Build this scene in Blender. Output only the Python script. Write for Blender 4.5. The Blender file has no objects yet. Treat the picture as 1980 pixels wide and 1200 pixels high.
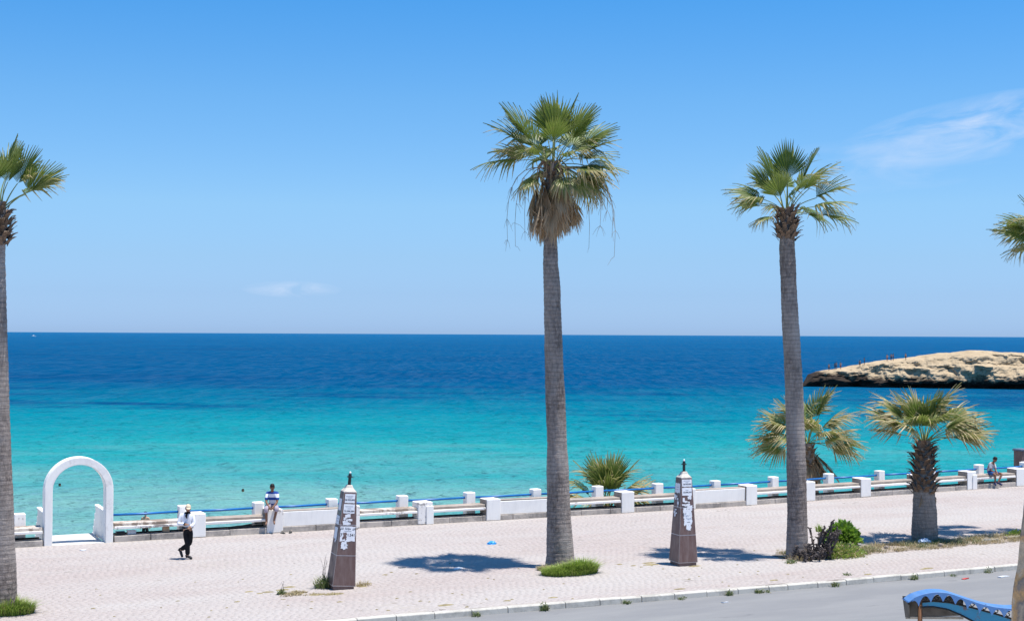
import bpy, bmesh, math, random
import numpy as np
from mathutils import Vector, Matrix, noise as mn
R = math.radians
scene = bpy.context.scene
COL = scene.collection

# ---------------------------------------------------------------- camera
TH = R(25.6)                       # heading of the camera away from the wall's normal
cam = bpy.data.cameras.new('camera'); camo = bpy.data.objects.new('camera', cam); COL.objects.link(camo)
cam.sensor_width = 36; cam.lens = 50; cam.clip_end = 80000; cam.clip_start = 0.3
camo.matrix_world = (Matrix.Translation((0, 0, 6.9)) @ Matrix.Rotation(-TH, 4, 'Z') @
                     Matrix.Rotation(R(90.958), 4, 'X') @ Matrix.Rotation(R(0.29), 4, 'Z'))
scene.camera = camo
CR = Vector((math.cos(TH), -math.sin(TH), 0)); CF = Vector((math.sin(TH), math.cos(TH), 0)); UP = Vector((0, 0, 1))

# ---------------------------------------------------------------- sky, sun, exposure
SUN_EL, SUN_AZ = R(76.5), R(131)   # azimuth clockwise from +Y
w = bpy.data.worlds.new('World'); scene.world = w; w.use_nodes = True
wt = w.node_tree; wn = wt.nodes; wl = wt.links
bg = wn['Background']
sky = wn.new('ShaderNodeTexSky'); sky.sky_type = 'NISHITA'; sky.sun_disc = False
sky.sun_elevation = SUN_EL; sky.sun_rotation = SUN_AZ
sky.altitude = 0; sky.air_density = 1.0; sky.dust_density = 0.35; sky.ozone_density = 3.0
SKY_STR = 0.112
bg.inputs[1].default_value = SKY_STR

def wmath(op, a, b=None, c=None):
    n = wn.new('ShaderNodeMath'); n.operation = op
    for i, v in enumerate((a, b, c)):
        if v is None: continue
        if isinstance(v, (int, float)): n.inputs[i].default_value = v
        else: wl.new(v, n.inputs[i])
    return n.outputs[0]
def wdot(vec, d):
    n = wn.new('ShaderNodeVectorMath'); n.operation = 'DOT_PRODUCT'; wl.new(vec, n.inputs[0]); n.inputs[1].default_value = d
    return n.outputs['Value']
tc = wn.new('ShaderNodeTexCoord'); gen = tc.outputs['Generated']
# clear-air grading of the sky by height above the horizon, the same all round
sz_ = wn.new('ShaderNodeSeparateXYZ'); wl.new(gen, sz_.inputs[0])
gr = wn.new('ShaderNodeValToRGB'); wl.new(wmath('MULTIPLY', sz_.outputs[2], 4.0), gr.inputs[0])
GR = [(.006, (.43, .673, 1.31)), (.028, (.427, .635, 1.13)), (.053, (.467, .667, 1.03)), (.089, (.52, .747, 1.01)), (.162, (.42, .756, 1.03)), (.235, (.262, .727, 1.085))]
while len(gr.color_ramp.elements) < len(GR): gr.color_ramp.elements.new(.5)
for el_, (p_, c_) in zip(gr.color_ramp.elements, GR): el_.position = p_*4; el_.color = (*c_, 1)
gm = wn.new('ShaderNodeMix'); gm.data_type = 'RGBA'; gm.blend_type = 'MULTIPLY'; gm.inputs[0].default_value = 1
wl.new(sky.outputs[0], gm.inputs[6]); wl.new(gr.outputs[0], gm.inputs[7])
skycol = gm.outputs[2]
def cloud(col, d, wa, we, scale, stretch, amount, seed, tilt=0):
    """faint cirrus wisp round the direction d"""
    d = Vector(d).normalized(); a = Vector((d.y, -d.x, 0)).normalized(); e = a.cross(d)
    a, e = a*math.cos(tilt)+e*math.sin(tilt), e*math.cos(tilt)-a*math.sin(tilt)
    da, de, df = wdot(gen, a), wdot(gen, e), wdot(gen, d)
    rr = wmath('SQRT', wmath('ADD', wmath('POWER', wmath('DIVIDE', da, wa), 2.0), wmath('POWER', wmath('DIVIDE', de, we), 2.0)))
    mask = wmath('MULTIPLY', wmath('MAXIMUM', wmath('SUBTRACT', 1.0, rr), 0.0), wmath('GREATER_THAN', df, 0.0))
    cv = wn.new('ShaderNodeCombineXYZ')
    wl.new(wmath('DIVIDE', da, stretch), cv.inputs[0]); wl.new(de, cv.inputs[1]); cv.inputs[2].default_value = seed
    nz = wn.new('ShaderNodeTexNoise'); nz.inputs['Scale'].default_value = scale; nz.inputs['Detail'].default_value = 6; nz.inputs['Roughness'].default_value = .6
    nz.inputs['Distortion'].default_value = 0.6
    wl.new(cv.outputs[0], nz.inputs['Vector'])
    f = wmath('MULTIPLY', wmath('MAXIMUM', wmath('SUBTRACT', nz.outputs[0], 0.40), 0.0), wmath('MULTIPLY', wmath('POWER', mask, .7), amount))
    f = wmath('MINIMUM', f, 0.6)
    mx = wn.new('ShaderNodeMix'); mx.data_type = 'RGBA'; wl.new(f, mx.inputs[0]); wl.new(col, mx.inputs[6]); mx.inputs[7].default_value = (4.6, 5.3, 6.6, 1)
    return mx.outputs[2]
def pixdir(x, y):
    m = camo.matrix_world.to_3x3()
    return m @ Vector(((x-990)/2750, -(y-600)/2750, -1))
skycol = cloud(skycol, pixdir(1890, 248), .095, .022, 70, 4.0, 2.6, 3.1, R(9))
skycol = cloud(skycol, pixdir(1690, 320), .10, .02, 60, 3.0, 1.0, 7.7, R(3))
skycol = cloud(skycol, pixdir(565, 559), .035, .006, 90, 3.0, 2.6, 5.2)
wl.new(skycol, bg.inputs[0])

sun = bpy.data.lights.new('sun', 'SUN'); sun.energy = 5.0; sun.angle = R(0.53); sun.color = (1, .955, .89)
suno = bpy.data.objects.new('sun', sun); COL.objects.link(suno)
SD = Vector((math.sin(SUN_AZ)*math.cos(SUN_EL), math.cos(SUN_AZ)*math.cos(SUN_EL), math.sin(SUN_EL)))
suno.rotation_euler = SD.to_track_quat('Z', 'Y').to_euler(); suno.location = (20, 20, 60)
vs = scene.view_settings; vs.view_transform = 'Standard'; vs.look = 'None'; vs.exposure = 0.45; vs.gamma = 1; vs.use_curve_mapping = False
scene.render.engine = 'CYCLES'; scene.render.resolution_x = 1024; scene.render.resolution_y = 620
scene.cycles.max_bounces = 6; scene.cycles.diffuse_bounces = 3; scene.cycles.transparent_max_bounces = 4

# ---------------------------------------------------------------- tags
def tag(o, label=None, cat=None, group=None, kind=None):
    if label: o['label'] = label
    if cat: o['category'] = cat
    if group: o['group'] = group
    if kind: o['kind'] = kind
    return o
def empty(name, loc, rz=0):
    o = bpy.data.objects.new(name, None); COL.objects.link(o); o.location = loc; o.rotation_euler = (0, 0, rz)
    o.empty_display_size = .2
    return o
def link(name, me, parent=None, mw=None):
    o = bpy.data.objects.new(name, me); COL.objects.link(o)
    if parent is not None: o.parent = parent
    if mw is not None: o.matrix_local = mw
    return o

# ---------------------------------------------------------------- material helpers
class M:
    def __init__(s, name, rough=.8, spec=.3):
        s.m = bpy.data.materials.new(name); s.m.use_nodes = True; s.t = s.m.node_tree; s.n = s.t.nodes; s.l = s.t.links
        s.b = s.n['Principled BSDF']; s.set('Roughness', rough); s.set('Specular IOR Level', spec)
        s._pos = None
    def set(s, k, v):
        if hasattr(v, 'is_linked'): s.l.new(v, s.b.inputs[k])
        else: s.b.inputs[k].default_value = v
    def inp(s, sock, v):
        if hasattr(v, 'is_linked'): s.l.new(v, sock)
        elif isinstance(v, (tuple, list)) and len(v) == 3 and sock.type == 'RGBA': sock.default_value = (*v, 1)
        else: sock.default_value = v
    @property
    def pos(s):
        if s._pos is None: s._pos = s.n.new('ShaderNodeNewGeometry').outputs['Position']
        return s._pos
    @property
    def obj(s): return s.n.new('ShaderNodeTexCoord').outputs['Object']
    @property
    def rnd(s): return s.n.new('ShaderNodeObjectInfo').outputs['Random']
    def attr(s, name): 
        a = s.n.new('ShaderNodeAttribute'); a.attribute_name = name; return a.outputs['Fac']
    def map(s, v, scale=(1, 1, 1), rot=(0, 0, 0), loc=(0, 0, 0)):
        n = s.n.new('ShaderNodeMapping'); s.l.new(v, n.inputs[0]); n.inputs['Scale'].default_value = scale; n.inputs['Rotation'].default_value = rot; n.inputs['Location'].default_value = loc
        return n.outputs[0]
    def noise(s, v, scale, detail=4, rough=.55, dist=0):
        n = s.n.new('ShaderNodeTexNoise'); s.l.new(v, n.inputs['Vector']); n.inputs['Scale'].default_value = scale
        n.inputs['Detail'].default_value = detail; n.inputs['Roughness'].default_value = rough; n.inputs['Distortion'].default_value = dist
        return n.outputs[0]
    def vor(s, v, scale, feature='F1'):
        n = s.n.new('ShaderNodeTexVoronoi'); n.feature = feature; s.l.new(v, n.inputs['Vector']); n.inputs['Scale'].default_value = scale
        return n.outputs[0]
    def wave(s, v, scale, dist, axis='Z', detail=2, dscale=1.5):
        n = s.n.new('ShaderNodeTexWave'); n.bands_direction = axis; s.l.new(v, n.inputs['Vector']); n.inputs['Scale'].default_value = scale
        n.inputs['Distortion'].default_value = dist; n.inputs['Detail'].default_value = detail; n.inputs['Detail Scale'].default_value = dscale
        return n.outputs['Fac']
    def ramp(s, f, stops, interp='LINEAR'):
        n = s.n.new('ShaderNodeValToRGB'); s.l.new(f, n.inputs[0]); e = n.color_ramp.elements; n.color_ramp.interpolation = interp
        while len(e) < len(stops): e.new(.5)
        for el, (p, c) in zip(e, stops):
            el.position = p; el.color = (c, c, c, 1) if isinstance(c, (int, float)) else (*c, 1)
        return n.outputs[0]
    def mix(s, f, a, b, mode='MIX'):
        n = s.n.new('ShaderNodeMix'); n.data_type = 'RGBA'; n.blend_type = mode
        s.inp(n.inputs[0], f); s.inp(n.inputs[6], a); s.inp(n.inputs[7], b); return n.outputs[2]
    def math(s, op, a, b=0.0, clamp=False):
        n = s.n.new('ShaderNodeMath'); n.operation = op; n.use_clamp = clamp; s.inp(n.inputs[0], a); s.inp(n.inputs[1], b); return n.outputs[0]
    def sep(s, v):
        n = s.n.new('ShaderNodeSeparateXYZ'); s.l.new(v, n.inputs[0]); return n.outputs
    def bump(s, h, strength=.5, dist=.01, prev=None):
        n = s.n.new('ShaderNodeBump'); s.l.new(h, n.inputs['Height']); n.inputs['Strength'].default_value = strength; n.inputs['Distance'].default_value = dist
        if prev is not None: s.l.new(prev, n.inputs['Normal'])
        s.l.new(n.outputs[0], s.b.inputs['Normal']); return n.outputs[0]

def plain(name, c, rough=.7, var=.15, scale=6, bump=.2, bdist=.004, spec=.3, metal=0, use_obj=False):
    k = M(name, rough, spec); v = k.obj if use_obj else k.pos
    nz = k.noise(v, scale, 5)
    k.set('Base Color', k.mix(k.ramp(nz, [(.3, 0), (.7, 1)]), tuple(x*(1-var) for x in c), tuple(min(1, x*(1+var)) for x in c)))
    k.set('Metallic', metal)
    if bump: k.bump(k.noise(v, scale*6, 4), bump, bdist)
    return k.m

def painted(name, paint, under, wear=.6, soft=.03, bumpd=.004):
    """old paint flaking off concrete; wear = noise level above which the concrete shows"""
    k = M(name, .75, .25); p = k.pos
    big = k.noise(p, 1.3, 6, .62); fine = k.noise(p, 9, 5, .65)
    flake = k.ramp(k.math('ADD', k.math('MULTIPLY', big, .65), k.math('MULTIPLY', fine, .35)), [(wear-soft, 0), (wear+soft, 1)])
    dirt = k.ramp(k.noise(k.map(p, (1, 1, .25)), 5, 5, .7), [(.45, 0), (.85, .35)])
    pc = k.mix(dirt, paint, tuple(x*.62 for x in paint))
    uc = k.mix(k.noise(p, 14, 5, .7), tuple(x*.6 for x in under), tuple(x*1.25 for x in under))
    k.set('Base Color', k.mix(flake, pc, uc))
    b = k.bump(k.math('MULTIPLY', flake, -1.0), .6, bumpd); k.bump(k.noise(p, 40, 4), .3, .004, b)
    return k.m

MAT = {}
MAT['white'] = painted('white_paint', (.90, .87, .82), (.36, .32, .28), .665)
MAT['white_worn'] = painted('worn_white_paint', (.88, .84, .79), (.34, .30, .27), .56)
MAT['seat'] = painted('peeling_seat_paint', (.58, .51, .44), (.30, .235, .185), .50)
MAT['beam'] = painted('beam_paint', (.90, .86, .81), (.30, .26, .23), .60)
MAT['raw'] = painted('raw_concrete', (.40, .335, .28), (.27, .23, .19), .52, .10)
MAT['base'] = painted('base_concrete', (.52, .46, .40), (.27, .245, .22), .53, .08)
MAT['kerb'] = painted('kerb_concrete', (.53, .50, .44), (.33, .31, .27), .57, .10)
MAT['arch'] = painted('arch_whitewash', (.90, .87, .82), (.70, .66, .61), .62, .06)
MAT['rail'] = plain('blue_rail_paint', (.008, .14, .42), .35, .15, 5, .1, .002, .5)
MAT['dark'] = plain('black_metal', (.012, .018, .018), .45, .3, 8, .1, .002, .5)
MAT['darkgap'] = plain('black_pipe_shade', (.02, .022, .022), .6)
MAT['glass'] = plain('pale_glass', (.75, .78, .78), .2, .05, 8, 0, 0, .6)
MAT['mortar'] = plain('pale_mortar', (.66, .60, .56), .85)
MAT['capstone'] = plain('cap_stone', (.58, .53, .46), .85, .2, 9, .4, .006)
MAT['paper'] = plain('poster_paper', (.80, .80, .82), .75, .06, 12, .2, .002)
MAT['ink'] = plain('poster_ink', (.025, .025, .03), .8, .1, 12, 0)
MAT['greyink'] = plain('faded_ink', (.35, .36, .38), .8, .1, 12, 0)

k = M('red_granite', .38, .4); p = k.pos
c = k.mix(k.noise(p, 60, 3, .8), (.085, .045, .04), (.19, .115, .10))
c = k.mix(k.ramp(k.noise(k.map(p, (4, 4, .7)), 2.2, 5, .7), [(.42, 0), (.8, .55)]), c, (.30, .235, .215))
k.set('Base Color', c); k.set('Roughness', k.ramp(k.noise(p, 3, 4), [(.3, .3), (.7, .6)])); MAT['granite'] = k.m

# promenade pavers: pinkish concrete blocks, dusty, with paler worn bands
k = M('paver_concrete', .85, .25); p = k.pos
c = k.mix(k.attr('tone'), (.365, .310, .284), (.405, .348, .320))
band = k.ramp(k.noise(k.map(p, (.10, .36, 1), (0, 0, R(-4))), 1.0, 4, .6, .4), [(.36, 0), (.62, 1)])
c = k.mix(k.math('MULTIPLY', band, .62), c, (.440, .415, .388))
c = k.mix(k.ramp(k.noise(p, 1.1, 6, .7), [(.52, 0), (.75, .4)]), c, (.41, .34, .32))
c = k.mix(k.ramp(k.noise(p, 3.3, 6, .75), [(.62, 0), (.80, .5)]), c, (.26, .235, .215))
c = k.mix(k.ramp(k.noise(p, 15, 4, .75), [(.50, 0), (.72, .45)]), c, (.22, .195, .18)); c = k.mix(k.ramp(k.noise(p, 9, 3, .7), [(.55, 0), (.7, .35)]), c, (.52, .475, .44))
k.set('Base Color', c); k.bump(k.noise(p, 55, 4, .7), .5, .006); MAT['paver'] = k.m
k = M('joint_sand', .95, .1); p = k.pos
k.set('Base Color', k.mix(k.ramp(k.noise(p, .9, 6, .7), [(.50, 0), (.66, 1)]), (.38, .34, .305), (.15, .125, .11))); k.bump(k.noise(p, 30, 5), .5, .01); MAT['joint'] = k.m
k = M('asphalt', .9, .2); p = k.pos
c = k.mix(k.noise(p, 70, 3, .8), (.165, .165, .167), (.235, .235, .237))
c = k.mix(k.ramp(k.noise(k.map(p, (.25, 1.1, 1)), .9, 5, .65), [(.4, 0), (.7, .5)]), c, (.285, .28, .27))
c = k.mix(k.ramp(k.noise(k.map(p, (.6, 2.4, 1)), 1.1, 5, .6, .5), [(.66, 0), (.74, .6)]), c, (.12, .12, .125))
k.set('Base Color', c); k.bump(k.noise(p, 90, 3), .5, .006); MAT['asphalt'] = k.m
MAT['dirt'] = plain('planter_soil', (.30, .25, .205), .95, .3, 3, .6, .02)
MAT['sand'] = plain('beach_sand', (.52, .44, .33), .95, .12, 2, .4, .01)
MAT['landing'] = painted('landing_concrete', (.60, .58, .55), (.42, .40, .37), .58, .08)

# palm trunk: old ring scars and vertical cracks
def trunk_mat(name, a, b, lite):
    k = M(name, .9, .2); p = k.pos
    rings = k.wave(p, 2.6, 2.2, 'Z', 4, 1.6)
    cr = k.noise(k.map(p, (9, 9, 3.0)), 1.6, 6, .75, .5)
    hz = k.noise(k.map(p, (2.0, 2.0, 13)), 1.2, 5, .7, .6)
    pat = k.noise(k.map(p, (1, 1, .5)), 1.1, 4, .6)
    c = k.mix(k.ramp(cr, [(.35, 0), (.62, 1)]), b, a)
    c = k.mix(k.ramp(hz, [(.36, .55), (.52, 0)]), c, tuple(x*.62 for x in b))
    c = k.mix(k.ramp(pat, [(.42, 0), (.72, .7)]), c, lite)
    c = k.mix(k.ramp(rings, [(.0, .4), (.16, 0)]), c, tuple(x*.7 for x in b))
    k.set('Base Color', c)
    bb = k.bump(hz, .8, .03); bb = k.bump(cr, .9, .035, bb)
    return k.m
MAT['trunk'] = trunk_mat('palm_bark', (.34, .28, .245), (.115, .092, .08), (.44, .385, .345))
MAT['trunk_pale'] = trunk_mat('pale_palm_bark', (.33, .275, .235), (.14, .115, .095), (.41, .355, .31))
MAT['boot'] = plain('leaf_base_fibre', (.155, .105, .072), .9, .45, 14, .6, .008)
MAT['boot_cut'] = plain('cut_leaf_base', (.36, .27, .19), .9, .3, 14, .4, .005)

def leaf_mat(name, g1, g2, straw, trans=.32, tc_=None):
    k = M(name, .42, .45); p = k.pos
    t = k.attr('tone'); d = k.attr('dry')
    c = k.mix(t, g1, g2)
    c = k.mix(k.ramp(k.noise(p, 5, 3), [(.5, 0), (.8, .35)]), c, tuple(.5*(x+y) for x, y in zip(g2, straw)))
    c = k.mix(d, c, straw)
    k.set('Base Color', c); k.set('Roughness', .5)
    tr = k.n.new('ShaderNodeBsdfTranslucent'); k.l.new(k.mix(.35, c, tuple(min(1, x*1.6) for x in g2)), tr.inputs[0])
    mx = k.n.new('ShaderNodeMixShader'); mx.inputs[0].default_value = trans
    k.l.new(k.b.outputs[0], mx.inputs[1]); k.l.new(tr.outputs[0], mx.inputs[2]); k.l.new(mx.outputs[0], k.n['Material Output'].inputs[0])
    return k.m
MAT['frond'] = leaf_mat('palm_leaf', (.060, .110, .018), (.175, .225, .040), (.46, .36, .19))
MAT['dead'] = leaf_mat('dead_palm_leaf', (.26, .165, .085), (.45, .31, .175), (.50, .37, .23), .25)
MAT['petiole'] = plain('petiole_green', (.21, .24, .075), .5, .25, 6, 0)
MAT['petiole_dead'] = plain('petiole_dead', (.25, .175, .10), .8, .3, 6, 0)
MAT['grass'] = leaf_mat('grass_blade', (.10, .19, .02), (.28, .40, .06), (.42, .34, .17), .3)
MAT['weed'] = leaf_mat('weed_leaf', (.07, .115, .03), (.17, .23, .08), (.35, .29, .15), .25)
MAT['shrub'] = leaf_mat('shrub_leaf', (.055, .14, .012), (.20, .36, .035), (.30, .33, .10), .3)
MAT['straw'] = leaf_mat('dry_grass_blade', (.27, .21, .10), (.43, .35, .19), (.48, .40, .24), .25)
MAT['moss'] = plain('dry_moss', (.26, .215, .115), .95, .35, 8, .6, .01)
MAT['char'] = plain('dead_stem', (.085, .07, .065), .95, .5, 9, .6, .01)

# ---------------------------------------------------------------- mesh helpers
class MB:
    def __init__(s): s.v = []; s.f = []; s.mi = []; s.at = {}
    def add(s, vs, fs, mi=0):
        o = len(s.v); s.v += [tuple(x) for x in vs]; s.f += [tuple(i+o for i in f) for f in fs]; s.mi += [mi]*len(fs)
        return o
    def box(s, x0, x1, y0, y1, z0, z1, mi=0):
        s.add([(x0,y0,z0),(x1,y0,z0),(x1,y1,z0),(x0,y1,z0),(x0,y0,z1),(x1,y0,z1),(x1,y1,z1),(x0,y1,z1)],
              [(0,3,2,1),(4,5,6,7),(0,1,5,4),(1,2,6,5),(2,3,7,6),(3,0,4,7)], mi)
    def tube(s, pts, rad, n=8, mi=0, cap=True):
        pts = [Vector(p) for p in pts]
        if not hasattr(rad, '__len__'): rad = [rad]*len(pts)
        rings = []; prevn = None
        for i, p in enumerate(pts):
            t = (pts[min(i+1, len(pts)-1)]-pts[max(i-1, 0)]).normalized()
            if prevn is None:
                prevn = t.orthogonal().normalized()
            a = (prevn - t*prevn.dot(t))
            a = a.normalized() if a.length > 1e-6 else t.orthogonal().normalized()
            prevn = a; b = t.cross(a)
            rings.append([p+(a*math.cos(2*math.pi*j/n)+b*math.sin(2*math.pi*j/n))*rad[i] for j in range(n)])
        fs = []
        for i in range(len(pts)-1):
            for j in range(n):
                k2 = (j+1) % n; fs.append((i*n+j, i*n+k2, (i+1)*n+k2, (i+1)*n+j))
        if cap:
            fs.append(tuple(reversed(range(n)))); fs.append(tuple((len(pts)-1)*n+j for j in range(n)))
        s.add([v for r in rings for v in r], fs, mi)
    def mesh(s, name, mats, smooth=False):
        me = bpy.data.meshes.new(name); me.from_pydata(s.v, [], s.f)
        for m in (mats if isinstance(mats, (list, tuple)) else [mats]): me.materials.append(MAT[m] if isinstance(m, str) else m)
        if any(s.mi): me.polygons.foreach_set('material_index', s.mi)
        if smooth: me.polygons.foreach_set('use_smooth', [True]*len(me.polygons))
        for k2, vals in s.at.items():
            a = me.attributes.new(k2, 'FLOAT', 'POINT'); a.data.foreach_set('value', vals)
        me.update(); return me
    def build(s, name, mats, parent=None, smooth=False, mw=None):
        return link(name, s.mesh(name, mats, smooth), parent, mw)

def bevel_mesh(me, off, seg=2):
    bm = bmesh.new(); bm.from_mesh(me)
    bmesh.ops.bevel(bm, geom=list(bm.edges), offset=off, segments=seg, affect='EDGES', profile=.6)
    bm.to_mesh(me); bm.free()
def bbox(name, x0, x1, y0, y1, z0, z1, mats, parent=None, bev=.015, jitter=.006, rng=random.Random(5), sideraw=None):
    """a worn, slightly uneven block; sideraw = material index for its -x face"""
    b = MB(); b.box(x0, x1, y0, y1, z0, z1); b.v = [tuple(c2+rng.uniform(-jitter, jitter) for c2 in v) for v in b.v]
    if sideraw is not None: b.mi[5] = sideraw
    me = b.mesh(name, mats)
    if bev: bevel_mesh(me, bev, 1)
    return link(name, me, parent)
def V0(u): return 48.0 + max(0, u-32)*.075           # front line of the seaside wall
def KV(u): return 32.75 - .03*(min(u, 25)-12) if u > -5 else 33.2   # kerb line

# ================================================================ setting
# road
b = MB(); b.add([(-60, 21.5, -.15), (120, 21.5, -.15), (120, 40, -.15), (-60, 40, -.15)], [(0, 1, 2, 3)])
tag(b.build('road', 'asphalt'), kind='structure')
b = MB(); b.box(-60, 120, -12, 21.5, -.6, -.004)
tag(b.build('near_pavement', 'landing'), kind='structure')
# promenade slab (bedding for pavers) with its retaining wall
b = MB(); us = [-60, -5, 0, 5, 12, 18, 25, 32, 40, 60, 110]; n = len(us)
vs_ = []
for u in us: vs_ += [(u, KV(u)+.02, -.0055), (u, V0(u)+.5, -.0055), (u, V0(u)+.5, -1.4), (u, KV(u)+.02, -.35)]
fs = []
for i in range(n-1):
    for j in range(3): fs.append((4*i+j, 4*i+4+j, 4*i+5+j, 4*i+1+j))
b.add(vs_, fs)
promenade = tag(b.build('promenade', 'joint'), kind='structure')

# pavers, real blocks in running bond
rs = np.random.default_rng(4)
PW, PD, J = .205, .112, .004
PL = []
v = 32.2; row = 0
while v < 50.5:
    u0, u1 = .06*v-1, 1.06*v+3
    us_ = np.arange(u0, u1, PW) + rs.random()*PW
    vv = np.full_like(us_, v)
    kv = np.array([KV(x) for x in us_]); wv = np.array([V0(x) for x in us_])
    ok = (vv > kv+.16) & (vv+PD < wv-.03)
    PL.append(np.stack([us_[ok], vv[ok]], 1)); v += PD; row += 1
PL = np.concatenate(PL); N = len(PL)
wob = np.stack([np.sin(PL[:, 1]*1.1+PL[:, 0]*.3), np.sin(PL[:, 0]*.9)], 1)*.012
PL = PL + wob + rs.normal(0, .0025, PL.shape)
hz = rs.normal(0, .0016, N) ; tx = rs.normal(0, .012, N); ty = rs.normal(0, .014, N)
sink = np.array([mn.noise(Vector((a*.35, b_*.35, 2.2))) for a, b_ in PL])*.006
hz = hz + sink
cx = np.array([J/2, PW-J/2, PW-J/2, J/2]); cy = np.array([J/2, J/2, PD-J/2, PD-J/2]); bv = .004
ix = np.array([J/2+bv, PW-J/2-bv, PW-J/2-bv, J/2+bv]); iy = np.array([J/2+bv, J/2+bv, PD-J/2-bv, PD-J/2-bv])
verts = np.zeros((N, 8, 3))
for q in range(4):
    verts[:, q, 0] = PL[:, 0]+cx[q]; verts[:, q, 1] = PL[:, 1]+cy[q]; verts[:, q, 2] = hz-.007
    verts[:, 4+q, 0] = PL[:, 0]+ix[q]; verts[:, 4+q, 1] = PL[:, 1]+iy[q]
    verts[:, 4+q, 2] = hz + tx*(ix[q]-PW/2) + ty*(iy[q]-PD/2)
fq = np.array([(4, 5, 6, 7), (0, 1, 5, 4), (1, 2, 6, 5), (2, 3, 7, 6), (3, 0, 4, 7)])
faces = (np.arange(N)[:, None, None]*8 + fq[None]).reshape(-1, 4)
me = bpy.data.meshes.new('pavers'); me.vertices.add(N*8); me.vertices.foreach_set('co', verts.reshape(-1))
me.loops.add(faces.size); me.loops.foreach_set('vertex_index', faces.reshape(-1).astype(np.int32))
me.polygons.add(len(faces)); me.polygons.foreach_set('loop_start', np.arange(0, faces.size, 4, dtype=np.int32))
me.update(calc_edges=True); me.validate()
a = me.attributes.new('tone', 'FLOAT', 'POINT'); a.data.foreach_set('value', np.repeat(rs.random(N), 8).astype(np.float32))
me.materials.append(MAT['paver'])
o = link('pavers', me, promenade); o['kind'] = 'stuff'

# kerb of single stones
kerb = tag(empty('kerb', (0, 0, 0)), kind='structure')
rk = random.Random(11); u = 2.0; km = None
while u < 40:
    L = rk.choice([1.0, 1.0, 1.0, .98, .62])
    v0, v1 = KV(u), KV(u+L)
    mb = MB(); g = .008
    prof = [(-.155, -.03), (-.02, -.02), (.004, .012), (.004, .15), (-.155, .15)]   # (z, v)
    vs2 = [(0, y, z) for z, y in prof]+[(L-2*g, y+(v1-v0), z) for z, y in prof]
    mb.add(vs2, [(0, 1, 6, 5), (1, 2, 7, 6), (2, 3, 8, 7), (3, 4, 9, 8), (4, 3, 2, 1, 0), (5, 6, 7, 8, 9)])
    me = mb.mesh('kerb_stone', 'kerb'); bevel_mesh(me, .008, 1)
    o = link('kerb_stone', me, kerb); o.location = (u+g, v0+rk.uniform(-.008, .008), rk.uniform(-.008, .006)); o.rotation_euler = (0, rk.uniform(-.006, .006), rk.uniform(-.004, .004))
    u += L

# lower ledge, beach and sea bed behind the wall
b = MB(); us = list(range(-60, 121, 6)); prof = [(.5, -.75), (4.5, -.8), (5.2, -1.7), (11, -3.5), (18, -4.65), (40, -5.6)]
for i, u in enumerate(us):
    for dv, z in prof: b.v.append((u, V0(u)+dv, z+.1*mn.noise(Vector((u*.2, dv*.3, 1)))*(z < -1)))
m_ = len(prof)
for i in range(len(us)-1):
    for j in range(m_-1): b.f.append((i*m_+j, i*m_+m_+j, i*m_+m_+j+1, i*m_+j+1)); b.mi.append(0)
tag(b.build('beach', 'sand', smooth=True), kind='structure')

# sea
k = M('sea_water', .22, .12); p = k.pos
xyz = k.sep(p)
s_ = k.math('ADD', k.math('MULTIPLY', xyz[0], math.sin(TH)), k.math('MULTIPLY', xyz[1], math.cos(TH)))     # distance off shore
lat = k.map(p, (1, 1, 1), (0, 0, TH))                                                                       # x along the bay, y off shore
wob = k.noise(k.map(lat, (.012, .03, 1)), 1.0, 6, .65)
sd = k.math('ADD', s_, k.math('MULTIPLY', k.math('SUBTRACT', wob, .5), 150.0))
lg = k.math('LOGARITHM', k.math('MAXIMUM', sd, 20.0), 10.0)
def L10(x): return (math.log10(x)-1.3)/3.0
fac = k.math('DIVIDE', k.math('SUBTRACT', lg, 1.3), 3.0)
SEA = [(L10(70), (.195, .345, .320)), (L10(95), (.125, .320, .305)), (L10(135), (.012, .255, .275)), (L10(190), (.0005, .190, .248)),
       (L10(235), (.0003, .135, .220)), (L10(330), (.0002, .070, .178)), (L10(600), (.0002, .070, .180)), (L10(2500), (.0002, .084, .205)), (L10(15000), (.0002, .092, .22))]
c = k.ramp(fac, SEA)
grass = k.ramp(k.noise(k.map(lat, (.014, .034, 1)), 1.0, 6, .65, .3), [(.50, 0), (.60, .9)])              # sea-grass beds
near = k.ramp(fac, [(L10(165), 0), (L10(225), 1)])
c = k.mix(k.math('MULTIPLY', grass, near), c, (.0003, .058, .160))
# small waves: crests lie along the shore
w1 = k.noise(k.map(lat, (.36, .62, 1)), 1.0, 5, .62, .35)
w2 = k.noise(k.map(lat, (1.5, 2.2, 1)), 1.0, 4, .6, .3)
w3 = k.noise(k.map(lat, (.10, .14, 1)), 1.0, 5, .65, .2)
foam = k.ramp(k.math('MULTIPLY', k.noise(k.map(lat, (.30, 1.1, 1)), 1.0, 5, .65), k.ramp(k.noise(k.map(lat, (.02, .03, 1)), 1.0, 2), [(.45, .5), (.7, 1)])), [(.665, 0), (.70, .8)])
c = k.mix(k.ramp(w1, [(.35, .10), (.62, 0)]), c, k.mix(.5, c, (.0, .06, .10)))  # troughs darkened in the body colour, imitating the shading of the waves
c = k.mix(foam, c, (.75, .78, .80))
w4 = k.noise(k.map(lat, (.03, .022, 1)), 1.0, 5, .7, .2)
bb = k.bump(w4, 1.0, 6.0); bb = k.bump(w3, 1.0, 2.2, bb); bb = k.bump(w1, 1.0, .75, bb); bb = k.bump(w2, 1.0, .34, bb)
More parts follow.
